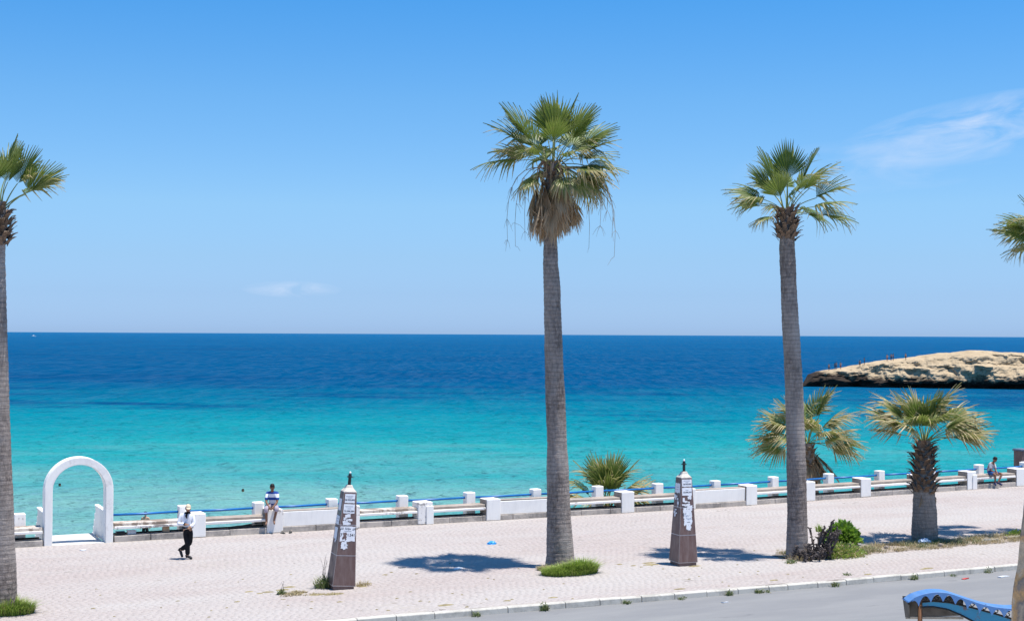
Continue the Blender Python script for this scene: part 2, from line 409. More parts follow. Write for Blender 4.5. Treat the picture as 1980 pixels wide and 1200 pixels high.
# body colour of the water under a sky sheen; wave facets keep the mean reflectance well below a mirror's
df = k.n.new('ShaderNodeBsdfDiffuse'); k.l.new(c, df.inputs[0]); k.l.new(bb, df.inputs['Normal'])
gl = k.n.new('ShaderNodeBsdfGlossy'); gl.inputs['Roughness'].default_value = .25; k.l.new(bb, gl.inputs['Normal'])
fn = k.n.new('ShaderNodeFresnel'); fn.inputs['IOR'].default_value = 1.33; k.l.new(bb, fn.inputs['Normal'])
ripn = k.noise(k.map(lat, (.85, .75, 1)), 1.0, 4, .66, .4); ripf = k.noise(k.map(lat, (.50, .055, 1)), 1.0, 4, .75, .2)
rip = k.mix(k.ramp(fac, [(L10(150), 0), (L10(420), 1)]), ripn, ripf)                                        # gusts: rippled and slick patches
ff = k.math('MULTIPLY', k.ramp(fn.outputs[0], [(.06, .0), (.30, .30), (.85, .80)]), k.ramp(rip, [(.43, .0), (.50, .32), (.585, 1)]))
ff = k.math('MULTIPLY', ff, k.ramp(fac, [(L10(85), 1), (L10(150), .62), (L10(300), .50)]))
mx = k.n.new('ShaderNodeMixShader'); k.l.new(ff, mx.inputs[0]); k.l.new(df.outputs[0], mx.inputs[1]); k.l.new(gl.outputs[0], mx.inputs[2])
k.l.new(mx.outputs[0], k.n['Material Output'].inputs[0])
MAT['sea'] = k.m
b = MB(); ys = [53, 120, 400, 2000, 60000]
for y in ys: b.v += [(-60-y*1.4, y, -4.4), (120+y*2.4, y, -4.4)]
for i in range(len(ys)-1): b.f.append((2*i, 2*i+1, 2*i+3, 2*i+2)); b.mi.append(0)
tag(b.build('sea', 'sea'), kind='structure')

# ================================================================ rock headland across the bay
k = M('sandstone', .95, .1); p = k.pos; z = k.sep(p)[2]
c = k.mix(k.noise(p, .25, 6, .7), (.36, .27, .165), (.56, .445, .30))
c = k.mix(k.ramp(k.noise(k.map(p, (.5, .5, 2.2)), .5, 6, .7), [(.5, 0), (.72, .6)]), c, (.23, .165, .10))
ox = k.sep(k.obj)[0]
z = k.math('SUBTRACT', z, k.math('MULTIPLY', k.math('SUBTRACT', 1.0, k.math('DIVIDE', ox, 15.0), True), 1.9))
hgt = k.math('ADD', k.math('ADD', z, 4.4), k.math('MULTIPLY', k.math('SUBTRACT', k.noise(p, .35, 5, .65), .5), -5.5))
c = k.mix(k.ramp(k.math('DIVIDE', hgt, 6.0), [(.26, 1), (.46, 0)]), c, (.045, .034, .026))      # wet algae belt
k.set('Base Color', c); k.bump(k.noise(p, 1.4, 6, .7), .9, .35); MAT['rock'] = k.m
HX = [0, 2.5, 5.4, 11, 16.7, 22, 28, 33.6, 37, 40, 44, 48, 60, 75, 92, 100]
HZ = [.3, 2.6, 3.5, 4.3, 5.5, 6.2, 7.0, 7.7, 8.2, 8.3, 7.9, 7.8, 8.6, 8.0, 5.0, .5]
def rock_h(x): return float(np.interp(x, HX, HZ))
PRT = [(-2.0, 2.2), (-.4, 1.9), (.5, 1.6), (1.1, .2), (1.7, -.5)]   # (z, y) undercut foot
b = MB(); NXR = 250; prof_n = None
for i in range(NXR):
    x = 100*i/(NXR-1); h = rock_h(x); wdt = max(.15, min(1, h/6))
    yf = -.2*x
    pts = [(z_, y_*wdt) for z_, y_ in PRT if z_ < h*.35]
    while len(pts) < 5: pts.append((pts[-1][0]+.03, pts[-1][1]-.02))
    pts += [(h*.42, .1*wdt), (h*.62, .9*wdt), (h*.70, 2.4*wdt), (h*.88, 3.0*wdt), (h*.97, 5.0*wdt), (h*1.0, 8.5*wdt), (h*.93, 16*wdt), (h*.6, 22*wdt), (-2, 26*wdt)]
    pz = np.array(pts); t = np.linspace(0, len(pts)-1, 66); tt = np.arange(len(pts))
    zz = np.interp(t, tt, pz[:, 0]); yy = np.interp(t, tt, pz[:, 1]); prof_n = len(t)
    for z_, y_ in zip(zz, yy):
        q = Vector((x, y_*1.0, z_))
        n1 = mn.fractal(q*.22+Vector((3, 7, 1)), .9, 2.1, 5); n2 = mn.fractal(q*.22+Vector((31, 2, 9)), .9, 2.1, 5)
        st = mn.ridged_multi_fractal(Vector((x*.10, y_*.1, z_*.75)), 1, 2, 4, 1, 2)*.35
        amp = min(1, .25+h/6)*(1 if z_ < h*.9 else .55)
        b.v.append((x+.9*n1*amp, yf+y_+(2.3*n1-1.5*st)*amp, z_+.55*n2*amp*(1 if z_ > -1 else 0)))
for i in range(NXR-1):
    for j in range(prof_n-1): b.f.append((i*prof_n+j, (i+1)*prof_n+j, (i+1)*prof_n+j+1, i*prof_n+j+1)); b.mi.append(0)
rock = b.build('rock_headland', 'rock')
rock.location = (195.35, 257.77, -4.4); rock.rotation_euler = (0, 0, -TH)
tag(rock, 'sandy rock headland with dark wet foot rising from the sea', 'rock')
from mathutils.bvhtree import BVHTree
rock_bvh = BVHTree.FromPolygons([Vector(v_) for v_ in b.v], b.f)

# ================================================================ seaside wall with benches, posts and rail
def wall_part_frame(u): return V0(u)
wall = tag(empty('seaside_wall', (8.5, 48, 0)), 'long white seaside bench wall with blue rail running off beyond the arch to the rock side', 'wall')
lwall = tag(empty('seaside_wall', (0, 48, 0)), 'short piece of white bench wall between the arch and a tall palm trunk', 'wall')
def P(o, root):   # parts are modelled in world space, keep them there under their thing
    o.parent = root; o.matrix_parent_inverse = Matrix.Translation(root.location).inverted(); return o
rw = random.Random(21)
def skew(me):
    for v_ in me.vertices: v_.co.y += V0(v_.co.x)-48.0
def wblock(name, u0, u1, y0, y1, z0, z1, mats, root, bev=.014, jit=.006, sideraw=None):
    o = bbox(name, u0, u1, 48+y0, 48+y1, z0, z1, mats, None, bev, jit, rw, sideraw); skew(o.data); return P(o, root)
PIL = [11.25, 13.95, 16.75, 19.55, 22.27, 25.1, 28.03, 30.85, 33.93, 37.05, 40.18, 43.4, 46.6, 49.8, 53.0]
SOLID = {1, 4, 7}                                  # spans after these pillars are filled in
def bench(u0, u1, root, worn):
    wblock('seat', u0, u1, .045, .62, .505, .60, 'seat' if worn else 'raw', root)
    wblock('seat_beam', u0, u1, .0, .36, .405, .50, 'white_worn' if worn else 'beam', root)
def base(u0, u1, root):
    u = u0
    while u < u1-.01:
        L = min(rw.uniform(1.1, 1.6), u1-u)
        if u1-(u+L) < .4: L = u1-u
        wblock('base_block', u+.006, u+L-.006, .0, .52, -.03, .19, 'base', root, .012, .008); u += L
base(8.52, 56, wall)
spans = [(8.52, PIL[0]-.29)] + [(PIL[i]+.29, PIL[i+1]-.29) for i in range(len(PIL)-1)]
for i, (a_, c_) in enumerate(spans):
    if i-1 in SOLID:
        wblock('panel', a_+.004, c_-.004, .03, .34, .195, .70+rw.uniform(-.01, .015), 'white', wall)
        wblock('panel_coping', a_+.004, c_-.004, .04, .42, .715, .735, 'raw', wall, .006)
    else:
        bench(a_+.003, c_-.003, wall, i in (0, 2, 3))
for i, u in enumerate(PIL):
    raw_side = 1 if i not in (0, 3) else 0
    tz = .80+rw.uniform(-.01, .012)
    wblock('pillar', u-.285, u+.285, -.035, .60, .0, tz, ['white_worn' if i in (1, 2, 3) else 'white', 'raw'], wall, .02, .008, raw_side)
    if i in (3, 12):
        wblock('pillar_buttress', u+.02, u+.30, -.075, -.04, .0, .66, ['white'], wall, .012, .006)
POST = [10.95, 13.55, 16.24, 18.93, 21.62, 24.38, 27.1, 29.83, 32.6, 35.65, 38.7, 41.65, 44.75, 47.84, 50.9]
def post(u, root):
    o = bbox('post', u-.18, u+.18, 48.58, 48.93, -.82, 1.0+rw.uniform(-.01, .01), 'white', None, .02, .006, rw); skew(o.data); return P(o, root)
for u in POST: post(u, wall)
def rail(u0, u1, root):
    mb = MB(); z = .80+rw.uniform(-.006, .006)
    mb.tube([(u0, V0(u0)+.755, z), ((u0+u1)/2, V0((u0+u1)/2)+.755, z-.012), (u1, V0(u1)+.755, z)], .040, 10)
    P(mb.build('rail', 'rail', None, True), root)
ed = [8.5] + POST
for i in range(len(ed)-1): rail(ed[i]+(.18 if i else 0)-.01, ed[i+1]-.17, wall)
def pipe_shade(u0, u1, root):  # black tube draws the pipe and the seat's shade as one dark line
    mb = MB(); n_ = max(2, int((u1-u0)/3)); us_ = [u0+(u1-u0)*t/n_ for t in range(n_+1)]
    mb.tube([(u_, V0(u_)+.46, .215) for u_ in us_], .026, 8); P(mb.build('pipe_shade', 'darkgap', None, True), root)
pipe_shade(8.55, 55, wall)
# left of the arch
base(-.5, 6.26, lwall); bench(.0, 6.25, lwall, True)
wblock('pillar', -.6, -.02, -.035, .6, 0, .8, ['white', 'raw'], lwall, .02, .008, 1)
post(5.62, lwall); post(2.9, lwall); rail(3.08, 5.45, lwall); rail(0, 2.73, lwall); pipe_shade(0, 6.2, lwall)

# ================================================================ arch with landing and stair parapets
arch = tag(empty('arch_gateway', (7.38, 48, 0)), 'white round-topped arch over the stair landing in the seaside wall', 'archway')
mb = MB(); cxa, sz, Ro, Ri = 7.385, 1.735, 1.09, .835
def arch_ring(Rr):
    pts = [(cxa-Rr, -.05), (cxa-Rr, .8)] + [(cxa-Rr*math.cos(math.pi*t/28), sz+Rr*math.sin(math.pi*t/28)) for t in range(29)] + [(cxa+Rr, .8), (cxa+Rr, -.05)]
    return pts
oR, iR = arch_ring(Ro), arch_ring(Ri); n = len(oR); y0, y1 = 47.98, 48.46
for pts, y in ((oR, y0), (iR, y0), (oR, y1), (iR, y1)): mb.v += [(x+.004*mn.noise(Vector((x*2, z*2, y))), y+.008*mn.noise(Vector((x*3, z*3, 4))), z) for x, z in pts]
for i in range(n-1):
    mb.f += [(i, n+i, n+i+1, i+1), (2*n+i, 2*n+i+1, 3*n+i+1, 3*n+i), (i, i+1, 2*n+i+1, 2*n+i), (n+i, 3*n+i, 3*n+i+1, n+i+1)]
mb.mi = [0]*len(mb.f)
me = mb.mesh('arch', 'arch')
bm = bmesh.new(); bm.from_mesh(me); es = [e for e in bm.edges if len(e.link_faces) == 2 and e.calc_face_angle(0) > 1.0]
bmesh.ops.bevel(bm, geom=es, offset=.022, segments=2, affect='EDGES'); bmesh.ops.recalc_face_normals(bm, faces=bm.faces); bm.to_mesh(me); bm.free()
P(link('arch', me), arch)
P(bbox('landing', 6.57, 8.20, 47.97, 50.35, -.9, .012, 'landing', None, .015, .004), arch)
for s_i in range(9):
    P(bbox('step', 6.57, 8.20, 50.36+.34*s_i, 50.69+.34*s_i, -1.1-.2*s_i, -.19-.19*s_i, 'landing', None, .012, .004), arch)
for ux in (6.42, 8.32):
    for q in range(17):       # parapets of upright boards
        va = 48.47+.165*q; zt = (.93 if q < 11 else .93-.24*(q-10)); zb = (-.05 if q < 10 else -.2-.2*(q-9))
        o = bbox('parapet_board', ux-.045, ux+.045, va, va+.158, zb, zt+.0, 'arch', None, .01, .003, rw)
        P(o, arch)
    P(bbox('parapet_cap', ux-.075, ux+.075, 48.465, 50.30, .935, 1.0, 'arch', None, .015, .004), arch)

# ================================================================ obelisks with torn posters and lamp stubs
def torn(rng, x0, x1, z0, z1, rag=.02, n=9, holes=()):
    pts = []
    for t in range(n): pts.append((x0+(x1-x0)*t/n, z0+rng.uniform(-rag, rag)))
    for t in range(n): pts.append((x1+rng.uniform(-rag, rag)*.6, z0+(z1-z0)*t/n))
    for t in range(n): pts.append((x1-(x1-x0)*t/n, z1+rng.uniform(-rag, rag)*.5))
    for t in range(n): pts.append((x0+rng.uniform(-rag, rag)*.6, z1-(z1-z0)*t/n))
    return pts
def obelisk(loc, rot, lean, label, posters, seed):
    rng = random.Random(seed)
    root = empty('obelisk', loc); root.rotation_euler = (lean[0], lean[1], rot); tag(root, label, 'obelisk')
    H, W0, W1 = 2.62, .655, .36
    def hw(z): return (W0+(W1-W0)*z/H)/2
    mb = MB(); h0, h1 = hw(.1)-.005, hw(H)-.005
    mb.add([(-h0,-h0,.1),(h0,-h0,.1),(h0,h0,.1),(-h0,h0,.1),(-h1,-h1,H),(h1,-h1,H),(h1,h1,H),(-h1,h1,H)],
           [(0,3,2,1),(4,5,6,7),(0,1,5,4),(1,2,6,5),(2,3,7,6),(3,0,4,7)])
    mb.build('core', 'mortar', root)
    h_ = hw(0)-.035; bbox('plinth', -h_, h_, -h_, h_, -.02, .115, 'granite', root, .01, .002)
    cuts = [.105, .92, 1.74, H-.002]
    for f in range(4):
        rm = Matrix.Rotation(f*math.pi/2, 4, 'Z')
        for a_, c_ in zip(cuts[:-1], cuts[1:]):
            g = .010; za, zb = a_+g, c_-g; ha, hb = hw(za), hw(zb); t = .014; e = .010
            m2 = MB()
            m2.add([rm @ Vector(q) for q in [(-ha+e,-ha,za),(ha-e,-ha,za),(ha-e-t,-ha+t,za),(-ha+e+t,-ha+t,za),(-hb+e,-hb,zb),(hb-e,-hb,zb),(hb-e-t,-hb+t,zb),(-hb+e+t,-hb+t,zb)]],
                   [(0,3,2,1),(4,5,6,7),(0,1,5,4),(1,2,6,5),(2,3,7,6),(3,0,4,7)])
            m2.build('granite_panel', 'granite', root)
    # cap and lamp stub
    mb = MB(); h1 = hw(H)+.004; h2 = .10
    mb.add([(-h1,-h1,H),(h1,-h1,H),(h1,h1,H),(-h1,h1,H),(-h2,-h2,H+.10),(h2,-h2,H+.10),(h2,h2,H+.10),(-h2,h2,H+.10),(-.07,-.07,H+.18),(.07,-.07,H+.18),(.07,.07,H+.18),(-.07,.07,H+.18)],
           [(0,3,2,1),(0,1,5,4),(1,2,6,5),(2,3,7,6),(3,0,4,7),(4,5,9,8),(5,6,10,9),(6,7,11,10),(7,4,8,11),(8,9,10,11)])
    me = mb.mesh('cap', 'capstone'); bevel_mesh(me, .012, 1); link('cap', me, root)
    lamp = MB(); z0 = H+.17
    lamp.tube([(0,0,z0),(0,0,z0+.015),(0,0,z0+.02),(0,0,z0+.21),(0,0,z0+.215),(0,0,z0+.235),(0,0,z0+.24),(0,0,z0+.31)],
              [.06,.06,.042,.042,.085,.085,.05,.038], 12)
    lo = lamp.build('lamp_stub', 'dark', root)
    m2 = MB(); m2.tube([(0,0,z0+.305),(0,0,z0+.34),(0,0,z0+.37)], [.024,.03,.018], 10); m2.build('bulb', 'glass', lo, True)
    # posters: (face, x0, x1, z0, z1 as fractions of face width / metres, rag, texts)
    for pi_, (f, fx0, fx1, za, zb, rag, texts, material) in enumerate(posters):
        rm = Matrix.Rotation(-math.pi/2 if f == 'left' else 0, 4, 'Z')
        sl = math.atan2((W0-W1)/2, H)
        zc = (za+zb)/2; hc = hw(zc); x0, x1 = fx0*hc, fx1*hc
        base_m = rm @ Matrix.Translation((0, -hc-.0022-.0004*pi_, zc)) @ Matrix.Rotation(-sl, 4, 'X')
        pts = torn(rng, x0, x1, -(zb-za)/2, (zb-za)/2, rag)
        m2 = MB(); n_ = len(pts); cxp = (x0+x1)/2
        m2.v = [(cxp, -.0012, 0)] + [(x, -.0012, z) for x, z in pts] + [(x, .0008, z) for x, z in pts]
        for q in range(n_):
            r_ = (q+1) % n_
            m2.f += [(0, 1+q, 1+r_), (1+q, 1+n_+q, 1+n_+r_, 1+r_)]
        m2.mi = [0]*len(m2.f)
        po = m2.build('poster', material, root, mw=base_m)
        for (txt, tx, tz, size, ink) in texts:
            if txt == '-':
                m3 = MB(); m3.box(tx, tx+size, -.0035, -.0018, tz, tz+.012); m3.build('print_line', ink, po); continue
            cu = bpy.data.curves.new('print', 'FONT'); cu.body = txt; cu.size = size; cu.align_x = 'CENTER'; cu.extrude = .0004
            cu.offset = size*.018
            to = bpy.data.objects.new('print', cu); COL.objects.link(to)
            dg = bpy.context.evaluated_depsgraph_get(); me = bpy.data.meshes.new_from_object(to.evaluated_get(dg)); bpy.data.objects.remove(to)
            me.materials.clear(); me.materials.append(MAT[ink])
            link('print', me, po, Matrix.Translation((tx, -.0026, tz)) @ Matrix.Rotation(math.pi/2, 4, 'X'))
    return root
def scraps(rng, f, fx0, fx1, z0, z1, n, smin=.03, smax=.10):
    L = []
    for _ in range(n):
        fx = rng.uniform(fx0, fx1); z = rng.uniform(z0, z1); wv = rng.uniform(smin, smax)/.2; hv = rng.uniform(smin, smax)
        a_ = max(-.86, fx-wv/2); c_ = min(.86, fx+wv/2)
        if c_-a_ > .1: L.append((f, a_, c_, z-hv/2, z+hv/2, .018, [], 'paper'))
    return L
AR = '\uFE80\uFE8D\uFEAE\uFEDC\uFEE0\uFEDF  \uFE94\uFE9C\uFE9B\uFE86\uFEE3  \uFED6\uFED8\uFEB7'    # "furnished flats to rent", joined letter shapes in visual order
rg = random.Random(3)
P1 = [('front', -.74, .74, 2.33, 2.575, .006, [('58.950.895', 0, -.06, .062, 'ink'), ('-', -.11, .05, .2, 'greyink'), ('-', -.05, .015, .1, 'greyink')], 'paper'),
      ('front', -.78, .72, 2.05, 2.30, .006, [('93.998.589', 0, -.085, .062, 'ink'), ('-', -.12, .055, .22, 'greyink'), ('-', -.05, 0, .1, 'greyink')], 'paper'),
      ('front', -.85, .86, 1.30, 1.70, .015, [(AR, 0, .12, .075, 'ink'), ('7', -.175, -.07, .12, 'ink'), ('1.541', .100, -.06, .100, 'ink'), ('-', -.1, .07, .2, 'greyink')], 'paper'),
      ('front', -.60, .02, 1.10, 1.30, .03, [('81.5', -.02, -.02, .07, 'greyink')], 'paper'), ('front', -.52, -.12, 1.36, 1.54, .04, [], 'granite'),  # granite-coloured scrap added over the poster, imitating a torn hole
      ('left', -.7, .55, 2.10, 2.42, .02, [], 'paper'), ('left', -.75, .5, 1.72, 1.96, .015, [('-', -.1, .03, .15, 'greyink'), ('-', -.1, -.04, .15, 'greyink')], 'paper'),
      ('left', -.7, .4, 1.32, 1.64, .02, [], 'paper')] + scraps(rg, 'front', -.75, .3, 1.76, 2.02, 12) + scraps(rg, 'left', -.5, .3, 1.0, 1.3, 3, .03, .06)
P2 = [('front', -.86, .86, 2.36, 2.575, .006, [('58.950.895', .01, -.055, .062, 'ink'), ('-', -.11, .06, .22, 'greyink'), ('-', -.05, .015, .1, 'greyink')], 'paper'),
      ('front', -.82, .78, 2.09, 2.33, .01, [('50.898.594', .01, -.04, .062, 'ink'), ('-', -.05, .04, .1, 'greyink')], 'paper'),
      ('left', -.8, .7, 2.16, 2.45, .02, [('-', -.09, .02, .14, 'greyink'), ('-', -.09, -.05, .14, 'greyink')], 'paper'),
      ('front', -.45, .62, 1.22, 1.50, .03, [('-', -.02, -.06, .1, 'ink')], 'paper'), ('front', -.15, .40, 1.08, 1.22, .03, [], 'paper'),
      ] + scraps(rg, 'front', -.6, .6, 1.45, 2.05, 30, .04, .12) + scraps(rg, 'left', -.6, .5, 1.35, 2.1, 12, .03, .10)
obelisk((12.58, 36.95, 0), R(-3.5), (R(1.5), R(4.2)), 'leaning red granite obelisk with torn posters and weeds at its foot', P1, 1)
obelisk((23.25, 36.5, 0), R(-4.5), (0, R(.3)), 'upright red granite obelisk with shredded posters, standing on a palm shadow', P2, 2)

# ================================================================ palms
def frond_mesh(seed, Lp=.95, Lb=1.2, span=112, N=34, cup=.22, droop=.35, dry=.35, hang=.35, dead=False):
    rng = random.Random(seed); mb = MB(); tone = []; dr = []
    def put(vs, fs, mi, t, ds):
        mb.add(vs, fs, mi); tone.extend([t]*len(vs)); dr.extend(ds)
    # petiole, slightly arched, flattened
    pp = []
    for i in range(7):
        t = i/6; pp.append(Vector((Lp*t, 0, .10*Lp*math.sin(math.pi*t)*.6)))
    for i in range(6):
        w0, w1 = .035*(1-.55*i/6), .035*(1-.55*(i+1)/6)
        a_, c_ = pp[i], pp[i+1]
        put([a_+Vector((0,-w0,.008)), a_+Vector((0,w0,.008)), a_+Vector((0,0,-.014)), c_+Vector((0,-w1,.008)), c_+Vector((0,w1,.008)), c_+Vector((0,0,-.014))],
            [(0,3,4,1), (1,4,5,2), (2,5,3,0)], 0, .5, [0]*6)
    H = pp[-1]; base_tone = rng.uniform(.2, .8)
    sdir = rng.choice([-1, 1])
    for s in range(N):
        f = (s+.5)/N*2-1; a = R(span)*f
        L = Lb*(1-.30*abs(f)**2.2)*rng.uniform(.92, 1.04)
        aw = R(span)/N*1.12
        costa = .28*Lb*(1-abs(f)**.8)                      # blade grows out along a short rib
        org = H+Vector((costa*.55, 0, -.02*costa))
        fold = 1 if s % 2 else -1
        bend = rng.random() < hang
        tipd = rng.uniform(.4, 1.0) if bend else rng.uniform(.0, .25)
        tw = rng.uniform(-.06, .06)
        rows = []
        for q, r in enumerate((.03, .30, .56, .74, .88, 1.0)):
            rr = L*r; ang = a*(1-.10*r)+tw*max(0, r-.5)
            d = Vector((math.cos(ang), math.sin(ang), 0))
            z = cup*Lb*abs(math.sin(a))*r*.8 - droop*Lb*(r**2.4)*(.55+.45*abs(f))
            if bend and r > .6: z -= tipd*.55*Lb*(r-.6)*1.6; rr = L*(.6+(r-.6)*(1-.45*tipd))
            c_ = org+d*rr+Vector((0, 0, z))
            wd = min(rr*math.tan(aw), .030*Lb) if r < .6 else .030*Lb*(1-(r-.6)/.42)
            sd = Vector((-d.y, d.x, 0))
            rows.append((c_-sd*wd, c_+Vector((0, 0, .012*fold+.010)), c_+sd*wd))
        vs = [v_ for r_ in rows for v_ in r_]; fs = []
        for q in range(5):
            o = q*3; fs += [(o, o+1, o+4, o+3), (o+1, o+2, o+5, o+4)]
        t = min(1, max(0, base_tone+rng.uniform(-.25, .25)+(.1*fold)))
        dtip = dry*rng.uniform(.3, 1.6) + (.35 if bend else 0)
        ds = []
        for r in (.03, .30, .56, .74, .88, 1.0): ds += [min(1, max(0, (r-.62+dtip*.35)*2.2*dtip))]*3
        put(vs, fs, 1, t, ds)
        # pale threads and split ends
        if rng.random() < .35*(dry+.2):
            e = rows[-2][1]; q0 = Vector(e); put([q0, q0+Vector((.012, 0, 0)), q0+Vector((rng.uniform(-.08, .12), rng.uniform(-.1, .1), -rng.uniform(.1, .28)))], [(0, 1, 2)], 1, .9, [.9, .9, 1])
    mb.at = {'tone': tone, 'dry': dr}
    return mb.mesh('frond', ['petiole_dead', 'dead'] if dead else ['petiole', 'frond'])
FR = {'fresh': [frond_mesh(i, Lp=1.0, droop=d_, dry=.14, hang=.16, span=s_, N=n2, cup=c2) for i, d_, s_, n2, c2 in ((1, .14, 62, 26, .45), (2, .26, 78, 28, .30), (3, .20, 88, 30, .5), (4, .18, 54, 24, .2))],
      'mid': [frond_mesh(i, Lp=1.0, droop=d_, dry=.34, hang=.46, span=s_, N=n2, cup=c2) for i, d_, s_, n2, c2 in ((11, .34, 74, 26, .35), (12, .50, 88, 28, .25), (13, .42, 66, 26, .5), (14, .30, 80, 28, .6))],
      'burnt': [frond_mesh(i, Lp=.85, droop=d_, dry=.72, hang=.6, span=s_, N=30) for i, d_, s_ in ((21, .35, 84), (22, .52, 98), (23, .44, 78), (24, .25, 70))],
      'dead': [frond_mesh(i, Lp=.34, Lb=1.5, droop=.06, dry=.5, hang=.10, span=s_, cup=.30, N=26, dead=True) for i, s_ in ((31, 20), (32, 28), (33, 16), (34, 34))]}
def place_frond(root, base_, az, el, kind, scale=1.0, roll=0, rng=random, name='frond', up=None):
    """az: 0 = towards the view's right, 90 = away, 180 = left, 270 = towards the viewer"""
    a = R(az); h = CR*math.cos(a)+CF*math.sin(a); d = (h*math.cos(R(el))+UP*math.sin(R(el))).normalized()
    z = (UP*math.cos(R(el))-h*math.sin(R(el))).normalized(); y = z.cross(d)
    m3 = Matrix((d, y, z)).transposed() @ Matrix.Rotation(R(roll), 3, 'X')
    me = rng.choice(FR[kind])
    o = link(name, me, root, Matrix.Translation(Vector(base_)-root.location) @ m3.to_4x4() @ Matrix.Scale(scale, 4))
    return o
def trunk(root, pts, mat, seed, taper_noise=.012, name='trunk', flare=0):
    """pts: list of (x, y, z, radius) in world space"""
    P_ = np.array(pts); zs = P_[:, 2]; L = zs[-1]-zs[0]; nz = int(L/.045)+2; ns = 28; mb = MB()
    rng = random.Random(seed); ring_ph = rng.random()*6
    for i in range(nz):
        z = zs[0]+L*i/(nz-1); x, y, r = (np.interp(z, zs, P_[:, q]) for q in (0, 1, 3))
        rg_ = .010*((z*7.5+ring_ph+.5*mn.noise(Vector((0, 0, z*1.3)))) % 1.0) - .005
        bulge = .05*r*mn.noise(Vector((seed, 0, z*.9)))
        for j in range(ns):
            t = 2*math.pi*j/ns; q = Vector((math.cos(t), math.sin(t), 0))
            rr = r+rg_+bulge+taper_noise*mn.fractal(Vector((q.x*3, q.y*3, z*4+seed)), 1, 2, 3)
            rr += flare*max(0, 1-(z-zs[0])/.5)**2*(.6+.4*mn.noise(Vector((q.x*4, q.y*4, seed))))
            mb.v.append((x+q.x*rr-root.location.x, y+q.y*rr-root.location.y, z-root.location.z))
    for i in range(nz-1):
        for j in range(ns):
            j2 = (j+1) % ns; mb.f.append((i*ns+j, i*ns+j2, (i+1)*ns+j2, (i+1)*ns+j)); mb.mi.append(0)
    return mb.build(name, mat, root, True)
# leaf-base stubs: a curved, split wedge
def boot_mesh(seed, mats):
    rng = random.Random(seed); mb = MB(); L = rng.uniform(.15, .22)
    sec = [(0, .075, .018), (.35, .062, .030), (.7, .045, .050), (1, .036+rng.uniform(-.01, .01), .085)]
    for t, wd, out in sec:
        for sx, th in ((-1, 0), (1, 0), (1, .02), (-1, .02)): mb.v.append((out*2.2+th*.8*(1-t*.3), sx*wd, L*t+rng.uniform(-.012, .012)))
    for i in range(3):
        for j in range(4): j2 = (j+1) % 4; mb.f.append((i*4+j, i*4+j2, i*4+4+j2, i*4+4+j)); mb.mi.append(0)
    mb.f.append((12, 13, 14, 15)); mb.mi.append(1)
    return mb.mesh('leaf_base', mats)
BOOT = [boot_mesh(i, ['boot', 'boot_cut']) for i in range(4)]
def boots(root, pts, z0, z1, n, rng, tilt=(-10, 25), sc=(.9, 1.25), extra=0):
    P_ = np.array(pts)
    for i in range(n):
        t = (i+.5)/n; z = z0+(z1-z0)*t; a = i*2.39996+rng.uniform(-.15, .15)
        x, y, r = (np.interp(z, P_[:, 2], P_[:, q]) for q in (0, 1, 3))
        m = Matrix.Translation((x-root.location.x, y-root.location.y, z-root.location.z)) @ Matrix.Rotation(a, 4, 'Z') @ Matrix.Translation((r*.9+extra*math.sin(math.pi*t), 0, 0)) @ Matrix.Rotation(R(rng.uniform(*tilt)), 4, 'Y') @ Matrix.Scale(rng.uniform(*sc), 4)
        link('leaf_base', rng.choice(BOOT), root, m)
def palm(name, label, pts, mat, seed, group=None, **kw):
    root = empty(name, pts[0][:3]); root.location.z = max(pts[0][2], -.9); tag(root, label, 'palm tree', group)
    trunk(root, pts, mat, seed, **kw); return root
def crown(root, base_, fl, rng, spread=.10, scale=1.0):
    for az, el, kind, sc in fl:
        a = R(az); h = CR*math.cos(a)+CF*math.sin(a)
        b_ = Vector(base_)+h*spread+UP*rng.uniform(-.12, .1)
        place_frond(root, b_, az+rng.uniform(-5, 5), el+rng.uniform(-4, 4), kind, sc*scale*rng.uniform(.95, 1.05), rng.uniform(-38, 38), rng)

# --- tall palm with its skirt of dead fronds
rp = random.Random(8)
TC = [(19.63, 37.55, -.1, .46), (19.62, 37.55, .35, .415), (19.57, 37.55, 1.47, .355), (19.49, 37.55, 3.78, .30), (19.38, 37.55, 6.08, .275), (19.30, 37.55, 8.38, .246), (19.25, 37.55, 9.0, .225), (19.25, 37.55, 9.7, .19), (19.27, 37.54, 12.05, .17)]
pc = palm('palm_tree', 'tallest palm with brown skirt of dead fronds, between the two obelisks', TC, 'trunk', 3, flare=.05)
CT = (19.29, 37.5, 11.92)
crown(pc, CT, [(270, 78, 'fresh', 1.0), (0, 76, 'fresh', 1.02), (180, 82, 'fresh', .98), (90, 70, 'fresh', 1.0), (180, 55, 'fresh', 1.08), (0, 60, 'fresh', 1.0),
    (180, 40, 'mid', 1.02), (0, 38, 'fresh', 1.02), (0, 28, 'mid', .98), (215, 48, 'fresh', .95), (325, 50, 'fresh', .95), (130, 45, 'mid', 1), (50, 45, 'mid', 1),
    (180, 5, 'mid', 1.02), (0, 2, 'mid', .98), (0, -14, 'burnt', 1.0), (240, 22, 'mid', .85), (300, 18, 'mid', .85), (100, 20, 'mid', 1), (150, 15, 'mid', .95), (30, 12, 'mid', 1.0),
    (270, 40, 'fresh', .9), (200, 14, 'burnt', .9), (340, -4, 'burnt', .95), (70, 0, 'burnt', .95), (110, -5, 'burnt', .95), (0, -30, 'burnt', .95), (335, -36, 'burnt', .9), (25, -32, 'burnt', .9), (205, -38, 'burnt', .72), (300, -44, 'burnt', .75)], rp, scale=.94)
